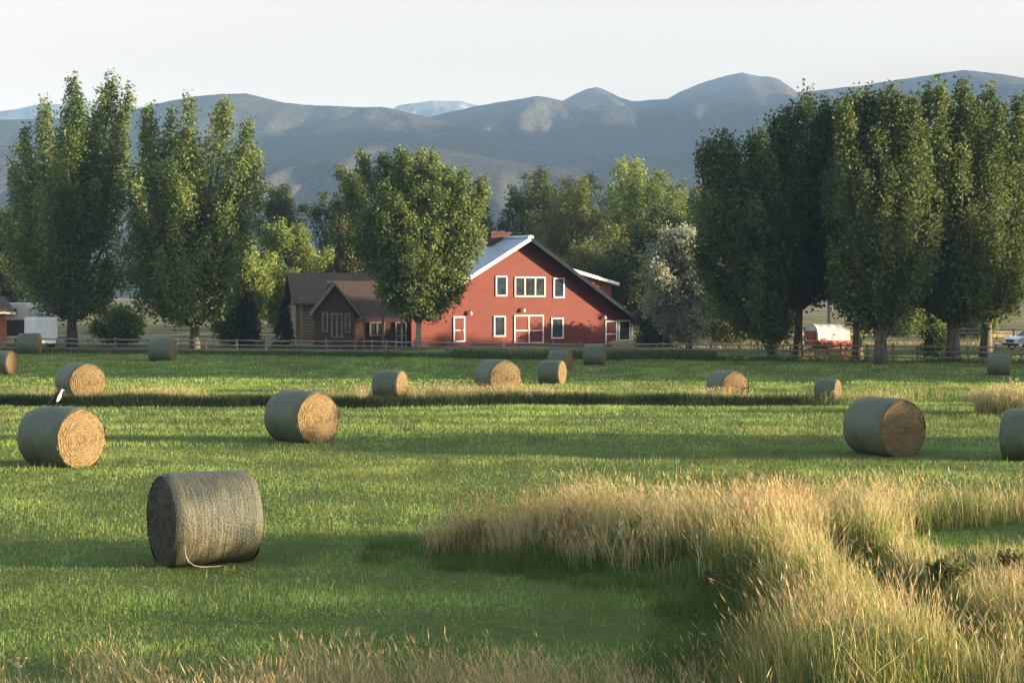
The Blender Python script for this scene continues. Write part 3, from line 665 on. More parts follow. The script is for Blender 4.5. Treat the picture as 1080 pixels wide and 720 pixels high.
MB().box(er_[0] + .05, xe + .4, .54, .597, el[1] - .36, el[1] - .12).build('fascia', M['rail_wood'], rr)
for k in range(4):
    x = er_[0] + .4 + k * 1.45; MB().box(x - .08, x + .08, .75, .91, -.2, el[1] - .31).build('porch_post', M['old_wood'], ann)
def awin(x0, y0, x1, y1, n, name='window'):
    a = ap(x0, y1); c = ap(x1, y0); return window(ann, a[0], a[1], c[0], c[1], n, 0, .12, 0, name, 'rail_wood')
awin(339.5, 329, 346, 350, 1); awin(349, 330, 361.5, 356, 2, 'patio_door'); awin(363.5, 330, 369.5, 351, 1)
window(ann, er_[0] + .9, .9, er_[0] + 2.1, 2.0, 2, 2.2, .1, 0, 'window', 'rail_wood'); window(ann, er_[0] + 2.9, 0, er_[0] + 3.8, 2.0, 1, 2.2, .1, 1, 'door', 'rail_wood')

# log cabin: its sunlit long side turned to the right
LO = Vector(((316 - CX) / F * 146, 146, 0)); LA = R(15)
cab = empty('log_cabin', LO, LA); tag(cab, 'honey-coloured log cabin with a brown shingle roof behind the annex', 'cabin')
cw, cd, chh = 9.0, 5.5, 3.0; chh = (HZ - 315) / F * 146 + HCAM - .05
lg = MB(); z = 0.0
while z < chh - .1:                             # front (towards the field) and the left end, log by log
    lg.tube([(-.35, .12, z + .13), (cw + .3, .12, z + .13)], .15, 8); lg.tube([(.12, -.35, z + .26), (.12, cd + .3, z + .26)], .15, 8)
    z += .27
lg.box(.1, cw, .12, cd, -.2, chh)
lg.prism([(0.13, chh), (cw, chh), (cw, chh + .02), (.13, chh + .02)], .12, cd)
lg.build('log_wall', M['log_end'], cab)
zr = chh + 2.3
g1 = MB().add([(.14, .2, chh), (.14, cd - .1, chh), (.14, cd / 2, zr - .2), (.30, .2, chh), (.30, cd - .1, chh), (.30, cd / 2, zr - .2)], [(0, 2, 1), (3, 4, 5), (0, 1, 4, 3), (1, 2, 5, 4), (2, 0, 3, 5)])
g1.build('gable', M['brown_wall'], cab)
ms = MB()
for ya, yb, za, zb_ in ((-.7, cd / 2, chh - .3, zr), (cd + .7, cd / 2, chh - .3, zr)):
    ms.add([(-.7, ya, za), (cw + .4, ya, za), (cw + .4, yb, zb_), (-.7, yb, zb_), (-.7, ya, za - .18), (cw + .4, ya, za - .18), (cw + .4, yb, zb_ - .18), (-.7, yb, zb_ - .18)],
           [(0, 1, 2, 3), (7, 6, 5, 4), (0, 4, 5, 1), (1, 5, 6, 2), (2, 6, 7, 3), (3, 7, 4, 0)])
ms.build('roof', M['shingle'], cab)
window(cab, 1.6, 1.0, 2.6, 2.0, 1, -.03, .1, 0, 'window', 'rail_wood')

# orange-walled shed at the left edge
so = atD(-8, 360, 136); so.z = 0
sh = empty('shed', so, R(18)); tag(sh, 'orange-brown shed with a pale roof edge at the left edge of the view', 'shed')
MB().box(-4, 1.1, 0, 4, -.2, 2.75).build('wall', M['orange_wall'], sh)
MB().add([(-4.6, -.8, 2.75), (1.7, -.8, 2.75), (1.1, 2, 4.0), (-4, 2, 4.0), (1.7, 4.8, 2.75), (-4.6, 4.8, 2.75), (-4.6, -.8, 2.6), (1.7, -.8, 2.6), (1.7, 4.8, 2.6), (-4.6, 4.8, 2.6)],
         [(0, 1, 2, 3), (1, 4, 2), (4, 5, 3, 2), (5, 0, 3), (6, 7, 1, 0), (7, 8, 4, 1), (8, 9, 5, 4), (9, 6, 0, 5), (9, 8, 7, 6)]).build('roof', M['shingle'], sh)
MB().box(-4.66, 1.76, -.86, -.803, 2.58, 2.77).build('fascia', M['white'], sh)
window(sh, -2.4, 0.0, -1.4, 2.0, 1, 0, .1, 1, 'door', 'white'); window(sh, -.6, 1.0, .5, 2.0, 2, 0, .1, 0, 'window', 'white')

# ------------------------------------------------------------------ wheels, trailers, car, wagon
def wheel(parent, loc, r, w, name='wheel', ang=0.0):
    e = MB(); n = 20; prof = [(r * .62, -w / 2), (r * .93, -w / 2), (r, -w * .3), (r, w * .3), (r * .93, w / 2), (r * .62, w / 2)]
    vs = [(p[0] * math.cos(2 * math.pi * k / n), p[1], p[0] * math.sin(2 * math.pi * k / n)) for k in range(n) for p in prof]
    fs = [(k * 6 + j, k * 6 + (j + 1) % 6, ((k + 1) % n) * 6 + (j + 1) % 6, ((k + 1) % n) * 6 + j) for k in range(n) for j in range(6)]
    e.add(vs, fs); t = e.build(name, M['rubber'], parent, loc, ang, True)
    mb = MB().tube([(0, -w * .36, 0), (0, w * .36, 0)], r * .63, 20)
    for k in range(5):
        a = 2 * math.pi * k / 5; mb.tube([(0, -w * .40, 0), (r * .5 * math.cos(a), -w * .40, r * .5 * math.sin(a))], r * .08, 6)
    mb.build('rim', M['rim'], t)
    return t
def trailer(label, px, D, w, ln, h0, h1, yaw, stripe, slope):
    o = atD(px, 360, D); o.z = 0; r_ = empty('trailer', o, yaw); tag(r_, label, 'trailer')
    MB().prism([(-ln / 2, h0), (ln / 2 - .1, h0), (ln / 2, h0 + .15), (ln / 2 - slope * .3, h1 - .12), (ln / 2 - slope * .3 - .15, h1), (-ln / 2 + .1, h1), (-ln / 2, h1 - .12)], -w / 2, w / 2).build('body', M['trailer'], r_, bevel=.05)
    MB().box(-ln / 2 + .05, ln / 2 - .1, -w / 2 - .012, -w / 2 - .002, h0 + .25, h0 + .25 + stripe).build('side_band', M['dark_trim'], r_)
    window(r_, -ln * .3, h1 - .95, -ln * .3 + .8, h1 - .45, 1, -w / 2, .05, 0, 'window', 'rim')
    window(r_, ln * .12, h0 + .1, ln * .12 + .7, h1 - .3, 1, -w / 2 - .014, .05, 1, 'door', 'trailer', 'trailer')
    for s in (-1, 1):
        wheel(r_, (-.3, s * (w / 2 - .12), .36), .36, .22); wheel(r_, (.5, s * (w / 2 - .12), .36), .36, .22)
    MB().tube([(ln / 2 - .2, 0, h0 + .05), (ln / 2 + 1.1, 0, h0 + .05)], .05, 6).tube([(ln / 2 + 1.0, 0, h0 + .05), (ln / 2 + 1.0, 0, 0)], .035, 6).build('tow_bar', M['black'], r_)
trailer('white enclosed trailer parked behind the fence at the far left', 43, 128.5, 1.8, 3.2, .45, 2.45, R(118), .12, .6)
trailer('second white trailer half behind the first, beside the shed', 25, 141, 2.2, 4.6, .5, 3.45, R(20), 1.3, .2)

# white car at the right edge, its nose turned to the left
co = atD(1064, 360, 127); co.z = 0
car = empty('car', co + Vector((2.2, .9, 0)), R(180 + 24)); tag(car, 'white car parked behind the fence at the right edge', 'car')
# local +x is the nose
body = MB()
prof = [(2.30, .35, .78), (2.34, .55, .84), (2.28, .80, .84), (2.10, .95, .84), (.95, 1.06, .87), (.80, 1.08, .87), (-1.95, 1.10, .87), (-2.25, 1.0, .84), (-2.32, .6, .84), (-2.25, .35, .80)]
n = len(prof)
vs = [(x, -w, z) for x, z, w in prof] + [(x, w, z) for x, z, w in prof]
body.add(vs, [tuple(range(n - 1, -1, -1)), tuple(range(n, 2 * n))] + [(i, (i + 1) % n, (i + 1) % n + n, i + n) for i in range(n)])
body.build('body', M['car_paint'], car, bevel=.05)
gl = MB(); lo = [(.98, 1.065), (-2.0, 1.105)]; hi = [(.30, 1.55), (-1.75, 1.58)]
gl.add([(lo[0][0], -.80, lo[0][1]), (lo[0][0], .80, lo[0][1]), (lo[1][0], .80, lo[1][1]), (lo[1][0], -.80, lo[1][1]), (hi[0][0], -.66, hi[0][1]), (hi[0][0], .66, hi[0][1]), (hi[1][0], .66, hi[1][1]), (hi[1][0], -.66, hi[1][1])],
       [(0, 1, 5, 4), (1, 2, 6, 5), (2, 3, 7, 6), (3, 0, 4, 7), (4, 5, 6, 7), (3, 2, 1, 0)])
gl.build('window', M['glass'], car)
MB().add([(.32, -.68, 1.55), (.32, .68, 1.55), (-1.8, .68, 1.585), (-1.8, -.68, 1.585), (.05, -.58, 1.66), (.05, .58, 1.66), (-1.6, .58, 1.68), (-1.6, -.58, 1.68)],
         [(0, 1, 5, 4), (1, 2, 6, 5), (2, 3, 7, 6), (3, 0, 4, 7), (4, 5, 6, 7), (3, 2, 1, 0)]).build('roof', M['car_paint'], car, bevel=.03)
for s in (-1, 1):
    for a_, b_, r_ in (((1.0, s * .79, 1.07), (.31, s * .67, 1.56), .035), ((-.55, s * .815, 1.09), (-.55, s * .675, 1.57), .04), ((-1.98, s * .79, 1.1), (-1.76, s * .67, 1.58), .05)):
        MB().tube([a_, b_], r_, 6).build('roof_pillar', M['car_paint'], car)
    MB().box(2.20, 2.345, s * .62 - .17, s * .62 + .17, .68, .84).build('headlight', M['lamp_glass'], car, bevel=.02)
    MB().box(.70, .88, s * .98 - .10, s * .98 + .10, 1.05, 1.20).build('mirror', M['car_paint'], car, bevel=.03)
    for x in (1.45, -1.40): wheel(car, (x, s * .80, .34), .34, .22)
MB().box(2.22, 2.352, -.42, .42, .60, .82).build('grille', M['black'], car); MB().box(2.1, 2.40, -.80, .80, .36, .56).build('bumper', M['black'], car, bevel=.04)

# covered wagon behind the fence
wo = atD(873, 360, 114.5); wo.z = gz(wo.x, wo.y)
wag = empty('covered_wagon', wo, R(20)); tag(wag, 'old red covered wagon with white canvas top under the grove', 'wagon')
n = 14; vs = []; fs = []; xs = np.linspace(-1.22, 1.22, 9)
for i, x in enumerate(xs):
    for k in range(n + 1):
        t = math.pi * k / n; sag = 1 - .035 * (i % 2)
        vs.append((x, -.86 * math.cos(t) * sag, 1.02 + .18 * min(1, math.sin(t) * 6) + 1.02 * math.sin(t) ** .8 * sag))
for i in range(len(xs) - 1):
    for k in range(n): fs.append((i * (n + 1) + k, i * (n + 1) + k + 1, (i + 1) * (n + 1) + k + 1, (i + 1) * (n + 1) + k))
fs.append(tuple(range(n, -1, -1))); fs.append(tuple((len(xs) - 1) * (n + 1) + k for k in range(n + 1)))
MB().add(vs, fs).build('canvas_top', M['canvas'], wag)
bx = MB().box(-1.3, 1.3, -.84, .84, .72, 1.05)
for k in range(6): bx.box(-1.25 + k * .5, -1.19 + k * .5, -.875, -.842, .70, 1.12)
bx.box(-1.45, 1.45, -.9, -.842, 1.052, 1.12).box(-1.45, 1.45, .842, .9, 1.052, 1.12)
bx.build('wagon_box', M['wagon_red'], wag)
MB().tube([(-.9, -.95, .45), (-.9, .95, .45)], .05, 6).tube([(.95, -.95, .52), (.95, .95, .52)], .05, 6).box(-1.2, 1.2, -.08, .08, .55, .71).build('running_gear', M['wagon_red'], wag)
MB().box(-1.35, -1.303, -.6, .6, 1.15, 1.75).build('end_board', M['wagon_red'], wag)
for x, r_ in ((-.9, .45), (.95, .52)):
    for s in (-1, 1):
        mb = MB(); N = 24; pr = [(r_ * .9, -.03), (r_, -.03), (r_, .03), (r_ * .9, .03)]
        mb.add([(p[0] * math.cos(2 * math.pi * k / N), p[1], p[0] * math.sin(2 * math.pi * k / N)) for k in range(N) for p in pr],
               [(k * 4 + j, k * 4 + (j + 1) % 4, ((k + 1) % N) * 4 + (j + 1) % 4, ((k + 1) % N) * 4 + j) for k in range(N) for j in range(4)])
        for k in range(10):
            a = 2 * math.pi * k / 10; mb.tube([(.05 * math.cos(a), 0, .05 * math.sin(a)), (r_ * .93 * math.cos(a), 0, r_ * .93 * math.sin(a))], .022, 5)
        wh = mb.build('wheel', M['wagon_red'], wag, (x, s * .98, r_))
        MB().tube([(0, -.09, 0), (0, .09, 0)], .08, 8).build('hub', M['dark_trim'], wh)
MB().tube([(-1.2, 0, .55), (-2.9, 0, .35)], [.05, .035], 6).build('drawbar', M['old_wood'], wag)
# bare pole behind the wagon
po = atD(873.5, 360, 117); po.z = 0
tag(MB().tube([(0, 0, -.2), (.03, 0, 2.2), (-.02, 0, 4.5)], [.13, .11, .09], 8).build('pole', M['pale_bark'], None, po, 0, True), 'bare pale wooden pole rising behind the covered wagon', 'pole')

# ------------------------------------------------------------------ fences
def fence(label, A, B, posts, ph, rails, pr=.07, rr=.045, wood='old_wood'):
    A = Vector(A); B = Vector(B); d = B - A; L = d.length; ang = math.atan2(d.y, d.x)
    root = empty('rail_fence', (A.x, A.y, 0), ang); tag(root, label, 'fence')
    proto = None
    for i, s in enumerate(posts):
        P = A + d * (s / L); z = gz(P.x, P.y)
        if proto is None:
            me = MB().tube([(0, 0, -.3), (0, 0, ph * .6), (0, 0, ph)], [pr, pr * .97, pr * .9], 8)
            o = me.build('post', M[wood], root, smooth=True); proto = o
        else:
            o = proto.copy(); COL.objects.link(o); o.parent = root
        o.location = (s, 0, z); o.rotation_euler = (R(random.uniform(-3, 3)), R(random.uniform(-3, 3)), random.uniform(0, 6)); o.scale = (1, 1, random.uniform(.93, 1.06))
    for zr_ in rails:
        for i in range(0, len(posts) - 1, 2):
            s0 = posts[i]; s1 = posts[min(i + 2, len(posts) - 1)]
            mb = MB(); pts = []
            for k in range(5):
                s = s0 - .1 + (s1 - s0 + .2) * k / 4; P = A + d * (s / L)
                pts.append((s, -pr - rr * .4 + .02 * math.sin(k), gz(P.x, P.y) + zr_ + .015 * math.sin(i + k)))
            mb.tube(pts, rr, 6).build('rail', M['rail_wood'], root, smooth=True)
    return root
# field fence: straight line, nearer on the right
fA = Vector((-44.0, 125.0, 0)); fB = Vector((38.0, 102.1, 0)); fd = fB - fA
def on_fence(px):
    m = (px - CX) / F; t = (m * fA.y - fA.x) / (fd.x - m * fd.y); return t * fd.length
pp = [-10, 28, 60, 92, 122, 157, 187, 217, 250, 280, 312, 344, 375, 392, 407, 418, 437, 472, 500, 528, 556, 584, 612, 642, 670, 700, 726, 750, 780, 800, 819, 834.5, 861, 887, 915, 942, 968, 995.5, 1022, 1050, 1077, 1104]
fence('long weathered post-and-rail fence between the field and the ranch yard', fA, fB, [on_fence(p) for p in pp], 1.12, (.32, .66, .98))
fence('pale rail fence across the dry pasture behind the grove', (14, 150, 0), (62, 141, 0), [k * 2.9 for k in range(17)], 1.25, (.45, .85, 1.18))

# ------------------------------------------------------------------ round hay bales
def bale_proto(name, rad, ln, net, seed, notch=False):
    rg = np.random.default_rng(seed)
    root = empty(name, (0, 0, 0))
    N = 72; rings = [(0, 1.0)]
    # hay core: two end faces with wound ridges, slightly domed, and a rounded shoulder
    def shape(a, r_, x):
        y = -r_ * math.sin(a); z = r_ * math.cos(a)
        if z < -rad * .86: z = -rad * .86 + (z + rad * .86) * .3
        return (x, y, z + rad * .90)
    vs = []; fs = []
    prof = []
    for k in range(1, 24):
        f = k / 24; prof.append((f, 1 - .10 * f ** 3))
    for sgn in (1, -1):
        base = len(vs); vs.append((sgn * (ln / 2 - .04), 0, rad * .90))
        for j, (f, dx) in enumerate(prof):
            for i in range(N):
                a = 2 * math.pi * i / N
                sp = math.sin(2 * math.pi * (f * 9 + i / N)) * .010
                w = 1 + .02 * math.sin(3 * a + seed) + .012 * math.sin(7 * a + 2 * seed)
                vs.append(shape(a, rad * .975 * f * w, sgn * (ln / 2 * dx + .05 * rad * (1 - f * f) - .03 + sp + rg.normal(0, .008))))
        for i in range(N):
            t = (base, base + 1 + i, base + 1 + (i + 1) % N); fs.append(t if sgn < 0 else t[::-1])
        for j in range(len(prof) - 1):
            for i in range(N):
                a0 = base + 1 + j * N; q_ = (a0 + i, a0 + N + i, a0 + N + (i + 1) % N, a0 + (i + 1) % N)
                fs.append(q_ if sgn < 0 else q_[::-1])
    # loose stalks on the ends
    for k in range(900):
        sgn = 1 if k % 2 else -1; f = math.sqrt(rg.uniform(0.01, .96)); a = rg.uniform(0, 2 * math.pi)
        l = rg.uniform(.04, .12); x = sgn * (ln / 2 * (1 - .10 * f ** 3) + .05 * rad * (1 - f * f) - .012)
        da = l / max(.12, rad * f); p0 = shape(a, rad * .97 * f, x); p1 = shape(a + da, rad * .97 * f * (1 + rg.normal(0, .05)), x + sgn * rg.uniform(0, .03))
        b0 = len(vs); vs += [p0, (p0[0] + sgn * .008, p0[1] + .008, p0[2] + .008), p1]; fs.append((b0, b0 + 1, b0 + 2))
    MB().add(vs, fs).build('hay_roll', M['hay'], root, smooth=True)
    # net wrap sleeve, folded a little over the edges
    vs = []; fs = []; K = 26
    for j in range(K + 1):
        u = -1 + 2 * j / K; e = abs(u)
        r_ = rad * (1.0 - .05 * max(0, (e - .84) / .16) ** 2 - .012 * (e ** 2))
        for i in range(N):
            a = 2 * math.pi * i / N
            w = 1 + .014 * math.sin(2 * a + seed) + .010 * math.sin(5 * a + u * 2) + .008 * (float(vnoise(u * 5 + 9, math.cos(a) * 3 + seed, seed)) + float(vnoise(u * 5, math.sin(a) * 3, seed + 1)) - 1)
            vs.append(shape(a, r_ * w, u * ln * .452))
    for j in range(K):
        for i in range(N): fs.append((j * N + i, j * N + (i + 1) % N, (j + 1) * N + (i + 1) % N, (j + 1) * N + i))
    sl = MB().add(vs, fs).build('net_wrap', M[net], root, smooth=True)
    return root
pa = bale_proto('round_bale', .80, 1.70, 'net', 1)
pb = bale_proto('round_bale', .80, 1.58, 'net', 2)
pc = bale_proto('round_bale', .80, 1.60, 'net_old', 3); pc.children[0].data.materials[0] = M['hay_old']
BGRP = 'round hay bales lying in the field'
# centre px, top y, base y, turn of the end face from the camera towards the right, prototype, forced diameter, label
BALES = [
    (216, 490, 597, -71, 'c', 1.62, 'big weathered grey bale, nearest of all, with a pale strand at its foot'),
    (65, 425, 492, 39, 'a', 1.62, 'bale at the left with a golden face and the bird perched on it'),
    (318, 408, 467, 40, 'a', 1.62, 'bale with a golden spiral face behind and right of the nearest grey bale'),
    (932, 417, 481, 40, 'a', 1.62, 'bale on the right with a golden face and shiny net along its top'),
    (1088, 437, 487, 76, 'b', 1.45, 'dull green bale cut off by the right edge behind tall grass'),
    (85, 375, 421, 22, 'a', 1.64, 'bale at the far side of the ditch, just behind the bale with the bird'),
    (2, 368, 395, 62, 'b', 1.38, 'bale cut off by the left edge with a thin sunlit end'),
    (31, 349, 373.5, 80, 'b', 1.58, 'shaded blue-grey bale at the fence in front of the white trailers'),
    (171.5, 354, 381, 72, 'b', 1.58, 'shaded bale alone by the fence under the broad left cottonwood'),
    (411.5, 391, 421, 66, 'b', 1.24, 'small bale with a narrow lit right end beside the ditch, left of the barn'),
    (525, 377, 415, 27, 'a', 1.60, 'bale with a brown spiral face half sunk in grass in front of the barn'),
    (582.5, 378, 404.5, 70, 'b', 1.20, 'small bale with a bright narrow right end in front of the barn'),
    (591, 367.5, 391, 72, 'b', 1.22, 'shaded bale hiding just behind the bright-ended small one'),
    (627.5, 361, 385, 82, 'b', 1.34, 'shaded blue-grey bale right under the barn door'),
    (767, 388, 419, 30, 'a', 1.36, 'bale sunk behind the dark ditch grass, showing a rounded golden top'),
    (873, 399, 420, 73, 'b', .98, 'smallest bale, low in the grass beyond the ditch on the right'),
    (1054, 372, 395.5, 84, 'b', 1.20, 'shaded bale in front of the grove trunks near the white car'),
]
used = set(); bales = []
for (px, ty, by, turn, kind, dia, lab) in BALES:
    proto = {'a': pa, 'b': pb, 'c': pc}[kind]
    o = proto if kind not in used else copy_tree(proto)
    used.add(kind)
    P = at(px, by); 
    k = dia / 1.6; depth = .55 * dia
    P = P + Vector((P.x, P.y, 0)).normalized() * depth * .6
    c = Vector((-P.x, -P.y, 0)).normalized(); nrm = Matrix.Rotation(R(turn), 3, 'Z') @ c
    o.location = (P.x, P.y, gz(P.x, P.y) - .02); o.rotation_euler = (0, 0, math.atan2(nrm.y, nrm.x))
    o.scale = (k * random.uniform(.97, 1.04), k * random.uniform(1.0, 1.05), k * random.uniform(.95, 1.0))
    tag(o, lab, 'hay bale', BGRP); bales.append(o)
MB().tube([(.60, .79, .44), (.61, .82, .34), (.60, .84, .25), (.56, .86, .17), (.49, .87, .11), (.38, .875, .08), (.25, .87, .07), (.12, .865, .065), (.04, .87, .07)], [.004, .007, .010, .011, .011, .010, .008, .006, .004], 7).build('loose_netting', M['twine'], bales[0], smooth=True)

# bird on the bale at the left
bb = bales[1]; ax = Vector((math.cos(bb.rotation_euler.z), math.sin(bb.rotation_euler.z), 0))
bp = atD(58.5, 430, bb.location.y); top = Vector((bp.x, bb.location.y + .12, bb.location.z + 1.50))
m, nt, b = new_mat('bird_plumage'); M['bird'] = m
tc = nt.nodes.new('ShaderNodeTexCoord'); sp = nt.nodes.new('ShaderNodeSeparateXYZ'); nt.links.new(tc.outputs['Object'], sp.inputs[0])
mm = nt.nodes.new('ShaderNodeMath'); mm.operation = 'MULTIPLY_ADD'; mm.inputs[1].default_value = -.55
nt.links.new(sp.outputs['Z'], mm.inputs[0]); nt.links.new(sp.outputs['X'], mm.inputs[2])
mm.inputs[1].default_value = -.45; m9 = nt.nodes.new('ShaderNodeMath'); m9.inputs[1].default_value = .1; nt.links.new(mm.outputs[0], m9.inputs[0])
nt.links.new(ramp(nt, m9.outputs[0], [(0.058, (.012, .012, .014)), (0.066, (.70, .68, .64))]), b.inputs['Base Color']); b.inputs['Roughness'].default_value = .5
bird = empty('bird', top, R(-12)); bird.scale = (1.12, 1.12, 1.12); tag(bird, 'black bird with a white breast perched on top of a bale', 'bird')
sec = [(-.27, .02, .010, .006), (-.20, .055, .020, .010), (-.13, .095, .034, .022), (-.07, .15, .066, .078), (0, .21, .082, .100), (.05, .27, .072, .086), (.085, .325, .050, .056), (.11, .365, .043, .046), (.135, .38, .036, .034), (.16, .378, .014, .012), (.195, .368, .004, .004)]
vs = []; fs = []; N = 12
for (x, z, ry, rz_) in sec:
    for k in range(N):
        a = 2 * math.pi * k / N; vs.append((x - math.sin(a) * rz_ * .55, ry * math.cos(a), z + math.sin(a) * rz_ * .85))
for i in range(len(sec) - 1):
    for k in range(N): fs.append((i * N + k, i * N + (k + 1) % N, (i + 1) * N + (k + 1) % N, (i + 1) * N + k))
fs += [tuple(range(N - 1, -1, -1)), tuple((len(sec) - 1) * N + k for k in range(N))]
MB().add(vs, fs).build('body', M['bird'], bird, smooth=True)
for s in (-1, 1):
    MB().tube([(-.01, s * .028, .17), (.012, s * .028, .08), (0, s * .03, 0)], [.014, .007, .006], 6).tube([(-.02, s * .03, .004), (.045, s * .03, .004)], .006, 5).build('leg', M['black'], bird)

# ------------------------------------------------------------------ grasses
G_FIELD = np.array([(0.200, 0.275, 0.050), (0.250, 0.305, 0.062), (0.145, 0.225, 0.042), (0.31, 0.33, 0.085), (0.46, 0.40, 0.18), (0.20, 0.305, 0.052)])
G_TAN = np.array([(0.58, 0.47, 0.22), (0.64, 0.54, 0.28), (0.52, 0.40, 0.19), (0.56, 0.42, 0.25), (0.46, 0.42, 0.16)])
G_MIX = .92 * np.array([(0.18, 0.23, 0.055), (0.26, 0.28, 0.08), (0.34, 0.31, 0.11), (0.14, 0.20, 0.04)])
def bale_clear(x, y):
    k = np.ones(x.shape, bool)
    for o in bales:
        s = o.scale[0]; dx = x - o.location.x; dy = y - o.location.y; a = o.rotation_euler.z
        u = dx * math.cos(a) + dy * math.sin(a); v = -dx * math.sin(a) + dy * math.cos(a)
        k &= ~((np.abs(u) < .78 * s) & (np.abs(v) < .66 * s))
    return k
def wedge(n, d0, d1, rg, half=.36, marg=2.5):
    D = np.sqrt(rg.uniform(d0 * d0, d1 * d1, n)); x = rg.uniform(-1, 1, n) * (half * D + marg); return x, D
def tri_blades(x, y, h, w, lean, col, rg, curve=0.0):
    n = len(x); z = ground_z(x, y) - .01
    ph = rg.uniform(0, np.pi, n); dx = np.cos(ph) * w / 2; dy = np.sin(ph) * w / 2
    la = rg.uniform(0, 2 * np.pi, n); lx = np.cos(la) * lean * h; ly = np.sin(la) * lean * h
    V = np.empty((n, 3, 3))
    V[:, 0] = np.stack([x - dx, y - dy, z], 1); V[:, 1] = np.stack([x + dx, y + dy, z], 1)
    V[:, 2] = np.stack([x + lx, y + ly, z + h], 1)
    return V.reshape(-1, 3), np.arange(3 * n), np.full(n, 3), np.repeat(col, 3, 0)
def pick(pal, n, rg, p=None):
    c = pal[rg.choice(len(pal), n, p=p)] * rg.normal(1, .14, (n, 1)); return np.clip(c, .01, .6)
G_FIELD = G_FIELD * np.array((.86, 1.0, 1.0)); G_TAN = G_TAN * np.array((.97, .95, .93))
rg = np.random.default_rng(5)
VV, LL, TT, CC = [], [], [], []; off = 0
for (n, d0, d1, w, h) in ((230000, 15, 28, .007, .050), (230000, 28, 48, .012, .058), (220000, 48, 80, .024, .08), (190000, 80, 128, .05, .09)):
    x, y = wedge(n, d0, d1, rg)
    s = np.full(x.shape, -5.0); nn = y < 45; s[nn] = sdist(TALL, x[nn], y[nn])
    lw = np.zeros(x.shape, bool); lw[nn] = inside(LAWN, x[nn], y[nn])
    pat = fbm(x * .35, y * .22, 4, 21); big = fbm(x * .06, y * .10, 3, 31)
    keep = ((s < .1) | lw) & bale_clear(x, y) & (rg.uniform(0, 1, len(x)) < np.clip(.35 + 1.5 * (pat - .2), .25, 1))
    keep &= ~((np.abs(y - ditch_mid(x)) < .9) & (x < 11))
    x, y, pat, big, lw = x[keep], y[keep], pat[keep], big[keep], lw[keep]; n = len(x)
    row = .5 + .5 * np.sin(y * 1.9 + .8 * np.sin(x * .05) + x * .02)      # faint mowing swaths
    col = pick(G_FIELD, n, rg, [.22, .22, .2, .16, .08, .12])
    dryness = sstep(.52, .70, big * .5 + pat * .35 + row * .15)[:, None]
    col = col * (1 - .45 * dryness) + .45 * dryness * np.array((.23, .20, .07))
    col *= (.42 + 1.35 * np.clip(fbm(x * 1.1, y * .5, 3, 91), 0, 1))[:, None] * (.75 + .5 * fbm(x * .22, y * .13, 3, 93))[:, None]
    sw = np.sin((y + .06 * x + 1.6 * fbm(x * .05, y * .05, 2, 95)) * 2 * np.pi / 3.4); col *= (1 + .13 * sw * sstep(.35, .6, fbm(x * .04 + 3, y * .06, 2, 97)))[:, None]; hh0 = 1 + .18 * sw
    col[lw] = np.array((.20, .36, .05)) * rg.normal(1, .12, (lw.sum(), 1))
    hh = h * rg.uniform(.5, 1.5, n) * (.6 + .9 * pat) * (.85 + .3 * row)
    track = np.exp(-((y - 46.6 - .012 * x) / .35) ** 2) * (x > -2)
    hh *= hh0 * (1 + .8 * track)
    V, l, t, c = tri_blades(x, y, hh, w * rg.uniform(.6, 1.3, n), rg.uniform(.05, .6, n), col, rg)
    VV.append(V); LL.append(l + off); TT.append(t); CC.append(c); off += len(V)
# taller regrowth standing out of the stubble here and there
n = 26000; x, y = wedge(n, 15, 60, rg); s = np.full(x.shape, -5.0); nn = y < 45; s[nn] = sdist(TALL, x[nn], y[nn])
keep = (s < 0) & bale_clear(x, y) & (rg.uniform(0, 1, n) < np.clip(3 * (fbm(x * .5, y * .4, 3, 44) - .42), .05, 1)); x, y = x[keep], y[keep]; n = len(x)
V, l, t, c = tri_blades(x, y, rg.uniform(.08, .21, n), rg.uniform(.006, .013, n) * (1 + y / 50), rg.uniform(.1, .6, n), pick(G_FIELD, n, rg, [.15, .2, .15, .25, .17, .08]), rg)
VV.append(V); LL.append(l + off); TT.append(t); CC.append(c); off += len(V)
# loose cut hay lying on the stubble
n = 16000; x, y = wedge(n, 15, 75, rg); s = np.full(x.shape, -5.0); nn = y < 45; s[nn] = sdist(TALL, x[nn], y[nn])
keep = (s < 0) & bale_clear(x, y) & (rg.uniform(0, 1, n) < np.clip(4 * (fbm(x * .25, y * .5, 3, 46) - .5), 0, 1)); x, y = x[keep], y[keep]; n = len(x)
V, l, t, c = tri_blades(x, y, rg.uniform(.03, .06, n), rg.uniform(.01, .02, n) * (1 + y / 40), rg.uniform(2, 5, n), pick(np.array([(.42, .35, .18), (.34, .29, .13)]), n, rg), rg)
VV.append(V + np.array((0, 0, .03))); LL.append(l + off); TT.append(t); CC.append(c); off += len(V)
fg = link('field_grass', np_mesh('field_grass', np.concatenate(VV), np.concatenate(LL), np.concatenate(TT), np.concatenate(CC)), M['blade'])
tag(fg, 'short green mown grass covering the hay field', 'grass', kind='stuff')

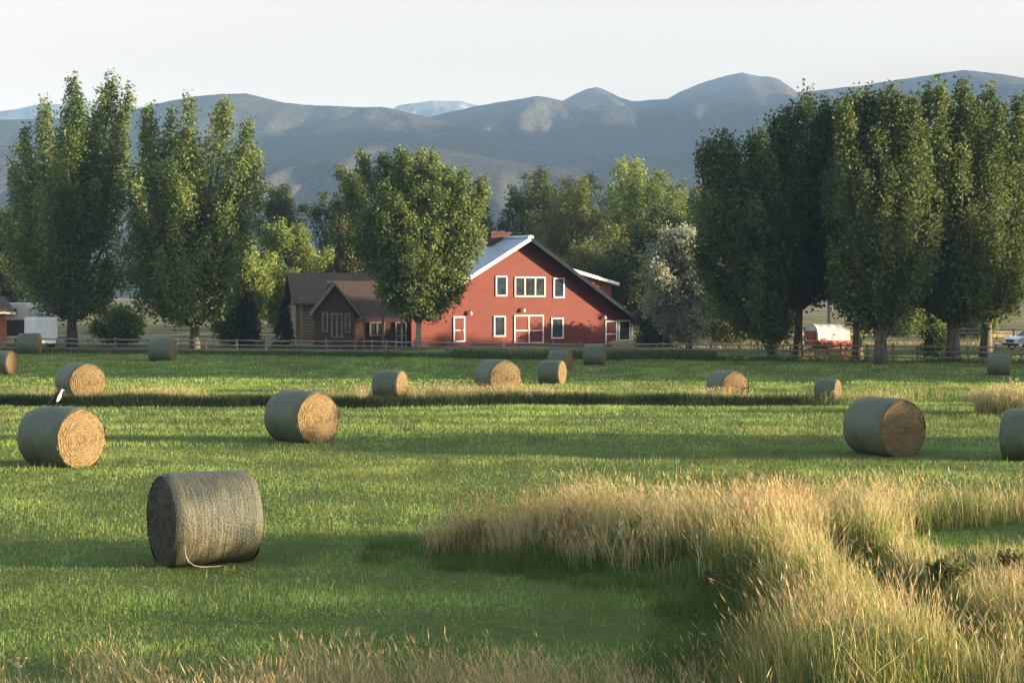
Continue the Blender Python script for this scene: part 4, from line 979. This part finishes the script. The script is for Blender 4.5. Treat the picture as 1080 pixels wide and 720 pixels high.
def stems(x, y, h, w, wind, col0, col1, rg, head=None, hcol=None, bend=.5):
    """curved stalks: two quads and a tip; optional seed heads"""
    n = len(x); z = ground_z(x, y) - .03
    ph = rg.uniform(0, np.pi, n); ax_ = np.cos(ph); ay_ = np.sin(ph)
    la = rg.uniform(0, 2 * np.pi, n); k = rg.uniform(.05, bend, n) * h
    k = np.where(rg.uniform(0, 1, n) < .14, k * 2.4, k); lx = np.cos(la) * k + wind[0] * h; ly = np.sin(la) * k + wind[1] * h
    V = np.empty((n, 5, 3)); f = [0, .5, 1.0]
    for j, (t, wf) in enumerate(((0, 1.0), (.55, .75))):
        px_, py_, pz = x + lx * t ** 2, y + ly * t ** 2, z + h * (t - .06 * t * t)
        V[:, 2 * j] = np.stack([px_ - ax_ * w * wf / 2, py_ - ay_ * w * wf / 2, pz], 1); V[:, 2 * j + 1] = np.stack([px_ + ax_ * w * wf / 2, py_ + ay_ * w * wf / 2, pz], 1)
    V[:, 4] = np.stack([x + lx, y + ly, z + h * .94], 1)
    b = np.arange(n)[:, None] * 5
    L = np.concatenate([b + np.array([0, 1, 3, 2]), b + np.array([2, 3, 4])], 1)
    T = np.tile([4, 3], n); cm = (col0 + col1) / 2
    Cx = np.stack([col0, col0, cm, cm, col1], 1).reshape(-1, 3)
    V = V.reshape(-1, 3); L = L.ravel()
    if head is not None:
        i = np.where(head)[0]; m_ = len(i); tip = np.stack([x[i] + lx[i], y[i] + ly[i], z[i] + h[i] * .94], 1)
        d = np.stack([lx[i] * 1.4, ly[i] * 1.4, h[i] * .8], 1); d /= np.linalg.norm(d, axis=1, keepdims=True)
        hl = rg.uniform(.07, .15, m_)[:, None]; hw = (w[i] * rg.uniform(1.2, 2.1, m_))[:, None]
        sd_ = np.stack([ax_[i], ay_[i], np.zeros(m_)], 1) * hw / 2
        H = np.empty((m_, 4, 3)); H[:, 0] = tip - d * hl * .4; H[:, 1] = tip + sd_; H[:, 2] = tip + d * hl * .7; H[:, 3] = tip - sd_
        L2 = np.arange(4 * m_) + len(V)
        V = np.concatenate([V, H.reshape(-1, 3)]); L = np.concatenate([L, L2]); T = np.concatenate([T, np.full(m_, 4)])
        Cx = np.concatenate([Cx, np.repeat(hcol[i], 4, 0)])
    return V, L, T, Cx
def join(parts):
    off = 0; A = []
    for V, L, T, Cx in parts:
        A.append((V, L + off, T, Cx)); off += len(V)
    return [np.concatenate(z_) for z_ in zip(*A)]
# tall dry grass on the ditch bank (right) and along the near edge
P = []
n = 330000; x = rg.uniform(-3.5, 16, n); y = rg.uniform(13, 37, n)
s = sdist(TALL, x, y); gd = seg_dist(GULLY, x, y, False)
edge = (fbm(x * 1.1, y * 1.1, 3, 5) - .5) * 1.1
tuft = fbm(x * 1.5, y * 1.5, 3, 8); green = fbm(x * .33 + 4, y * .33, 3, 12)
inl = sdist(LAWN, x, y) > (fbm(x * 1.4, y * 1.4, 3, 15) - .5) * .8
keep = (s > edge + .15) & (np.abs(x) < .37 * y + 1.5) & ~inl & (gd > .58) & bale_clear(x, y) & (rg.uniform(0, 1, n) < np.clip(.10 + 2.4 * (tuft - .27) + .35 * (y > 27) * (x < 5), 0, 1))
x, y, s, tuft, green, gd = (a[keep] for a in (x, y, s, tuft, green, gd)); n = len(x)
gr = sstep(.50, .66, green + .10 * sstep(6, 11, x) + .10 * (1 - sstep(.2, 1.6, s)) * (y < 32))
rightside = sstep(.19, .25, x / y); front = rightside * sstep(20.0, 22, y) * (1 - sstep(25.9, 26.4, y))
isg = rg.uniform(0, 1, n) < np.maximum(.26 + .60 * gr, .62 * rightside) * (1 - .55 * ((y > 26) & (x < 5)))
tan = pick(G_TAN, n, rg, [.28, .26, .18, .12, .16]); mix = pick(G_MIX, n, rg)
pk_ = sstep(.50, .66, fbm(x * .5 + 7, y * .5, 3, 33))[:, None]; tan = tan * (1 - pk_) + pk_ * tan * np.array((1.0, .84, .88)); gl_ = sstep(.48, .64, fbm(x * .4 + 2, y * .6, 3, 37))[:, None]; tan = tan * (1 + .22 * gl_)
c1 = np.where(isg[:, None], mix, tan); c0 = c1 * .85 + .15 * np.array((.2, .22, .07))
h = (.34 + .80 * tuft) * rg.uniform(.5, 1.25, n) * (1 - .58 * front) * (1 - .10 * rightside) * np.where(isg, .72, 1.0) * (.65 + .35 * sstep(0, 1.0, s)) * (1 - .25 * sstep(22, 15, y) * 0)
w = rg.uniform(.005, .010, n) * (1 + .35 * sstep(20, 36, y)) * np.where(isg, 1.4, 1)
hd = (~isg) & (rg.uniform(0, 1, n) < .55) & (h > .45)
pink = np.clip(tan * np.array((1.02, .86, .95)) * rg.normal(1, .1, (n, 1)), 0, .6)
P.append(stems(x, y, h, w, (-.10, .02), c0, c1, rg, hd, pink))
# near strip at the bottom of the view
n = 110000; x = rg.uniform(-8.5, 6, n); y = rg.uniform(13.2, 19.6, n); s2 = sdist(TALL, x, y)
tuft = fbm(x * 1.3, y * 1.3, 3, 18); e2 = 18.35 + 1.5 * (fbm(x * .7, y * 0 + 3, 3, 28) - .5)
keep = (s2 < .1) & (y < e2) & (rg.uniform(0, 1, n) < np.clip(.08 + 1.9 * (tuft - .26) * (.35 + .65 * sstep(-5.2, -2.2, x)), 0, 1))
x, y, tuft = x[keep], y[keep], tuft[keep]; n = len(x)
isg = rg.uniform(0, 1, n) < .48
tan = pick(G_TAN, n, rg, [.26, .22, .2, .18, .14]); mix = pick(G_MIX, n, rg)
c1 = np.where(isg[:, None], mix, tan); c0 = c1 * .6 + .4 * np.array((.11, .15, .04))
h = (.36 + .50 * tuft) * rg.uniform(.5, 1.2, n) * np.where(isg, .8, 1.0); w = rg.uniform(.0045, .0085, n)
hd = (~isg) & (rg.uniform(0, 1, n) < .6) & (h > .35)
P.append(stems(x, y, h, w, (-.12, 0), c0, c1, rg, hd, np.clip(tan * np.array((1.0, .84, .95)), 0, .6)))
A = join(P)
tg = link('tall_grass', np_mesh('tall_grass', *A), M['blade']); tag(tg, 'tall dry golden grass with seed heads on the near ditch bank', 'grass', kind='stuff')
# lush low growth along the shaded foot of the bank
n = 120000; x = rg.uniform(-4, 8, n); y = rg.uniform(17, 33, n); s = sdist(TALL, x, y)
tuft = fbm(x * 1.2, y * 1.2, 3, 48)
keep = (s > -.9 - .5 * tuft) & (s < 1.0) & (rg.uniform(0, 1, n) < np.clip(1.8 * (tuft - .22), 0, 1)) & bale_clear(x, y)
x, y, tuft, s = x[keep], y[keep], tuft[keep], s[keep]; n = len(x)
mix = pick(np.array([(.065, .12, .024), (.09, .145, .03), (.12, .16, .04)]), n, rg)
lg_ = stems(x, y, (.22 + .40 * tuft) * rg.uniform(.6, 1.2, n) * (.5 + .5 * sstep(-1.1, .2, s)), rg.uniform(.007, .014, n), (-.05, 0), mix * .85, mix, rg, bend=.6)
tag(link('lush_grass', np_mesh('lush_grass', *lg_), M['blade']), 'lush dark green grass at the foot of the bank', 'grass', kind='stuff')
# ditch across the field: sedge in the trench, shade put into its colour, dry grass along its far lip
P = []
n = 90000; x = rg.uniform(-29, 15, n); y = ditch_mid(x) + rg.uniform(-.7, 1.9, n); tuft = fbm(x * .6, y * .8, 3, 58)
fade = 1 - sstep(9.5, 13.5, x)
keep = (rg.uniform(0, 1, n) < fade * (.5 + .5 * tuft)) & bale_clear(x, y); x, y, tuft, fade = x[keep], y[keep], tuft[keep], fade[keep]; n = len(x)
mix = pick(np.array([(.022, .045, .014), (.034, .060, .017), (.042, .066, .022)]), n, rg)
P.append(stems(x, y, (.28 + .24 * tuft) * rg.uniform(.7, 1.15, n), rg.uniform(.012, .024, n), (-.02, 0), mix, mix, rg))
tag(link('ditch_sedge', np_mesh('ditch_sedge', *P[0]), M['blade']), 'green sedge, darkened as in shade, filling the ditch that crosses the field', 'grass', kind='stuff')
n = 60000; x = rg.uniform(-30, 24, n); y = 67.6 + np.abs(rg.normal(0, 1, n)) * 2.0; tuft = fbm(x * .35, y * .5, 4, 68)
b10 = bales[9].location; keep = (rg.uniform(0, 1, n) < np.clip(2.6 * (tuft - .42), 0, 1)) & bale_clear(x, y) & ~((np.abs(x - b10.x) < .85) & (y < b10.y))
x, y, tuft = x[keep], y[keep], tuft[keep]; n = len(x)
tan = pick(G_TAN, n, rg); mix = pick(G_MIX, n, rg); isg = rg.uniform(0, 1, n) < .45; c1 = np.where(isg[:, None], mix, tan)
h = (.18 + .55 * tuft) * rg.uniform(.6, 1.2, n); wd = rg.uniform(.012, .022, n)
P = [stems(x, y, h, wd, (-.05, 0), c1 * .9, c1, rg, (~isg) & (rg.uniform(0, 1, n) < .5), tan * .95)]
# yard edge along the fence and the barn foot
n = 42000; px_ = rg.uniform(-40, 38, n); y = 125 - .279 * (px_ + 44) + rg.normal(0, 1, n) * .8 - .2; x = px_; tuft = fbm(x * .25, y * .3, 3, 78)
m_ = ((x > -4) & (x < 13)); keep = rg.uniform(0, 1, n) < np.where(m_, 1, np.clip(1.4 * (tuft - .3), 0, 1)); x, y, tuft, m_ = x[keep], y[keep], tuft[keep], m_[keep]; n = len(x)
mix = pick(np.array([(.05, .09, .025), (.08, .12, .03), (.11, .14, .04)]), n, rg)
P.append(stems(x, y, (.25 + .25 * tuft) * np.where(m_, 1.6, 1) * rg.uniform(.6, 1.2, n), rg.uniform(.03, .05, n), (0, 0), mix, mix, rg))
# pasture behind the grove
n = 40000; x = rg.uniform(8, 70, n); y = rg.uniform(128, 175, n); tan = pick(G_TAN, n, rg)
P.append(stems(x, y, rg.uniform(.2, .5, n), rg.uniform(.05, .09, n), (0, 0), tan * .9, tan, rg))
tag(link('rough_grass', np_mesh('rough_grass', *join(P)), M['blade']), 'rough dry and green grass beyond the ditch and along the fence', 'grass', kind='stuff')

# weeds one can pick out
def weed(name, label, px, by, hpx, halfw, pal, seed, n=2600, ls=.06, spiky=False, cat='weed'):
    r2 = np.random.default_rng(seed); P = at(px, by)
    P = at(px, by, .40)
    D = P.y; H = hpx / F * D; Rr = halfw / F * D
    root = empty(name, (P.x, P.y, gz(P.x, P.y))); tag(root, label, cat)
    mb = MB(); L = []; c1, c2 = (np.array(c) for c in GREENS.get(pal, GREENS['olive']))
    k = 22; n = int(n * 1.6)
    for i in range(k):
        ph = r2.uniform(0, 6.28); q_ = math.sqrt(r2.uniform(0, 1)); x1, y1 = Rr * q_ * math.cos(ph), Rr * q_ * math.sin(ph)
        zt = H * (1 - .35 * q_ * q_) * r2.uniform(.7, 1)
        Pb = np.array([(x1 * .15, y1 * .15, 0), (x1 * .6, y1 * .6, zt * .6), (x1, y1, zt)])
        pts = bez(Pb, np.array([0, .35, .7, 1])); mb.tube([tuple(p) for p in pts], [.008, .006, .004, .002], 4)
        t = r2.uniform(.15, 1, n // k); c = bez(Pb, t) + r2.normal(0, .25 * Rr + .02, (n // k, 3)) * np.array((1, 1, .6)) * (1.05 - t[:, None]); L.append(c)
    L = np.concatenate(L); L[:, 2] = np.maximum(L[:, 2], .02)
    Cc = np.clip((c1 + (c2 - c1) * r2.uniform(0, 1, (len(L), 1))) * r2.normal(1, .15, (len(L), 1)), .01, .5)
    V, q_ = kites(L, r2.uniform(.5, 1.4, len(L)) * ls * .5, r2)
    link('foliage', np_mesh('foliage', V, q_, np.full(len(q_), 4), np.repeat(Cc, 4, 0)), M['leaf'], root)
    mb.build('stem', M['old_wood'], root)
    return root
GREENS['dark'] = [(0.075, 0.11, 0.034), (0.125, 0.16, 0.05)]
GREENS['rust'] = [(0.16, 0.13, 0.055), (0.24, 0.18, 0.075)]
weed('weed_shrub', 'dark leafy weed clump at the head of the eroded gully', 880, 600, 46, 22, 'dark', 1, 6000, .07)
weed('weed_shrub', 'fresh green weed in the middle of the dry grass bank', 676, 570, 34, 17, 'bright', 2, 2400)
weed('weed_shrub', 'olive weed at the front of the dry grass bank', 602, 558, 30, 15, 'olive', 3, 1700)
weed('weed_shrub', 'olive weed clump on the left tip of the grass bank', 500, 556, 30, 18, 'olive', 4, 1700)
weed('weed_shrub', 'brownish weed clump overhanging the right side of the gully', 958, 640, 42, 20, 'rust', 5, 2600, .055)
weed('weed_shrub', 'olive weed clump on the slope right of the gully', 1000, 625, 40, 26, 'olive', 6, 2600, .055)
weed('weed_shrub', 'dark weed at the right edge below the green patch', 1066, 610, 32, 18, 'dark', 7, 1800, .055)
weed('weed_shrub', 'leafy green weed at the bend of the bank above the shaded lawn', 756, 603, 34, 26, 'olive', 8, 2800, .06)
def thistle(label, px, by, hpx, seed):
    r2 = np.random.default_rng(seed); P = at(px, by); H = hpx / F * P.y
    root = empty('thistle', (P.x, P.y, gz(P.x, P.y))); tag(root, label, 'wildflower')
    mb = MB().tube([(0, 0, -.02), (.02, 0, H * .5), (-.01, 0, H * .93)], [.007, .006, .004], 5); hd = []
    tips = [(-.01, 0, H * .95)]
    for k in range(4):
        a = r2.uniform(0, 6.28); z0 = H * r2.uniform(.4, .7); t = (.10 * math.cos(a), .10 * math.sin(a), z0 + H * .22); mb.tube([(.01, 0, z0), t], [.005, .003], 4); tips.append(t)
    mb.build('stem', M['rail_wood'], root)
    for t in tips:
        m2 = MB(); 
        for k in range(26):
            d = Vector(r2.normal(size=3)).normalized(); d.z = abs(d.z); c = Vector(t); u = d.orthogonal() * .006
            m2.add([c - u, c + u, c + d * .035], [(0, 1, 2)])
        m2.build('flower_head', M['twine'], root)
thistle('dry pale thistle standing alone at the bottom left corner', 20, 728, 36, 1)
thistle('white-headed thistle in the grass at the bottom centre', 463, 730, 46, 2)
thistle('low pale thistle in the grass left of the bottom centre', 318, 728, 28, 3)
# tall pale tuft at the right edge by the ditch
r2 = np.random.default_rng(77); Pt = at(1072, 437); n = 2600
ph = r2.uniform(0, 6.28, n); rr_ = np.sqrt(r2.uniform(0, 1, n)) * 1.15
x = Pt.x + rr_ * np.cos(ph) * 1.25; y = Pt.y + rr_ * np.sin(ph); tan = pick(G_TAN, n, r2); isg = r2.uniform(0, 1, n) < .4; c1 = np.where(isg[:, None], pick(G_MIX, n, r2), tan)
Tu = stems(x, y, (1.35 - .45 * rr_) * r2.uniform(.55, 1.1, n), r2.uniform(.012, .02, n), (-.05, 0), c1 * .85, c1, r2, ~isg, tan)
tag(link('grass_tuft', np_mesh('grass_tuft', *Tu), M['blade']), 'tall pale grass tuft at the right edge above the cut-off bale', 'grass tuft')

# ------------------------------------------------------------------ haze
hm = bpy.data.materials.new('haze_air'); hm.use_nodes = True; nt = hm.node_tree
nt.nodes.remove(nt.nodes['Principled BSDF'])
pv = nt.nodes.new('ShaderNodeVolumePrincipled'); pv.inputs['Density'].default_value = 0.00014; pv.inputs['Color'].default_value = (.36, .60, 1.0, 1)
pv.inputs['Anisotropy'].default_value = 0.0
nt.links.new(pv.outputs[0], nt.nodes['Material Output'].inputs['Volume'])
hz = MB().box(-4600, 4600, -2600, 4400, -6, 432).build('haze', hm); tag(hz, 'thin blue evening haze over the whole valley', 'haze', kind='stuff')
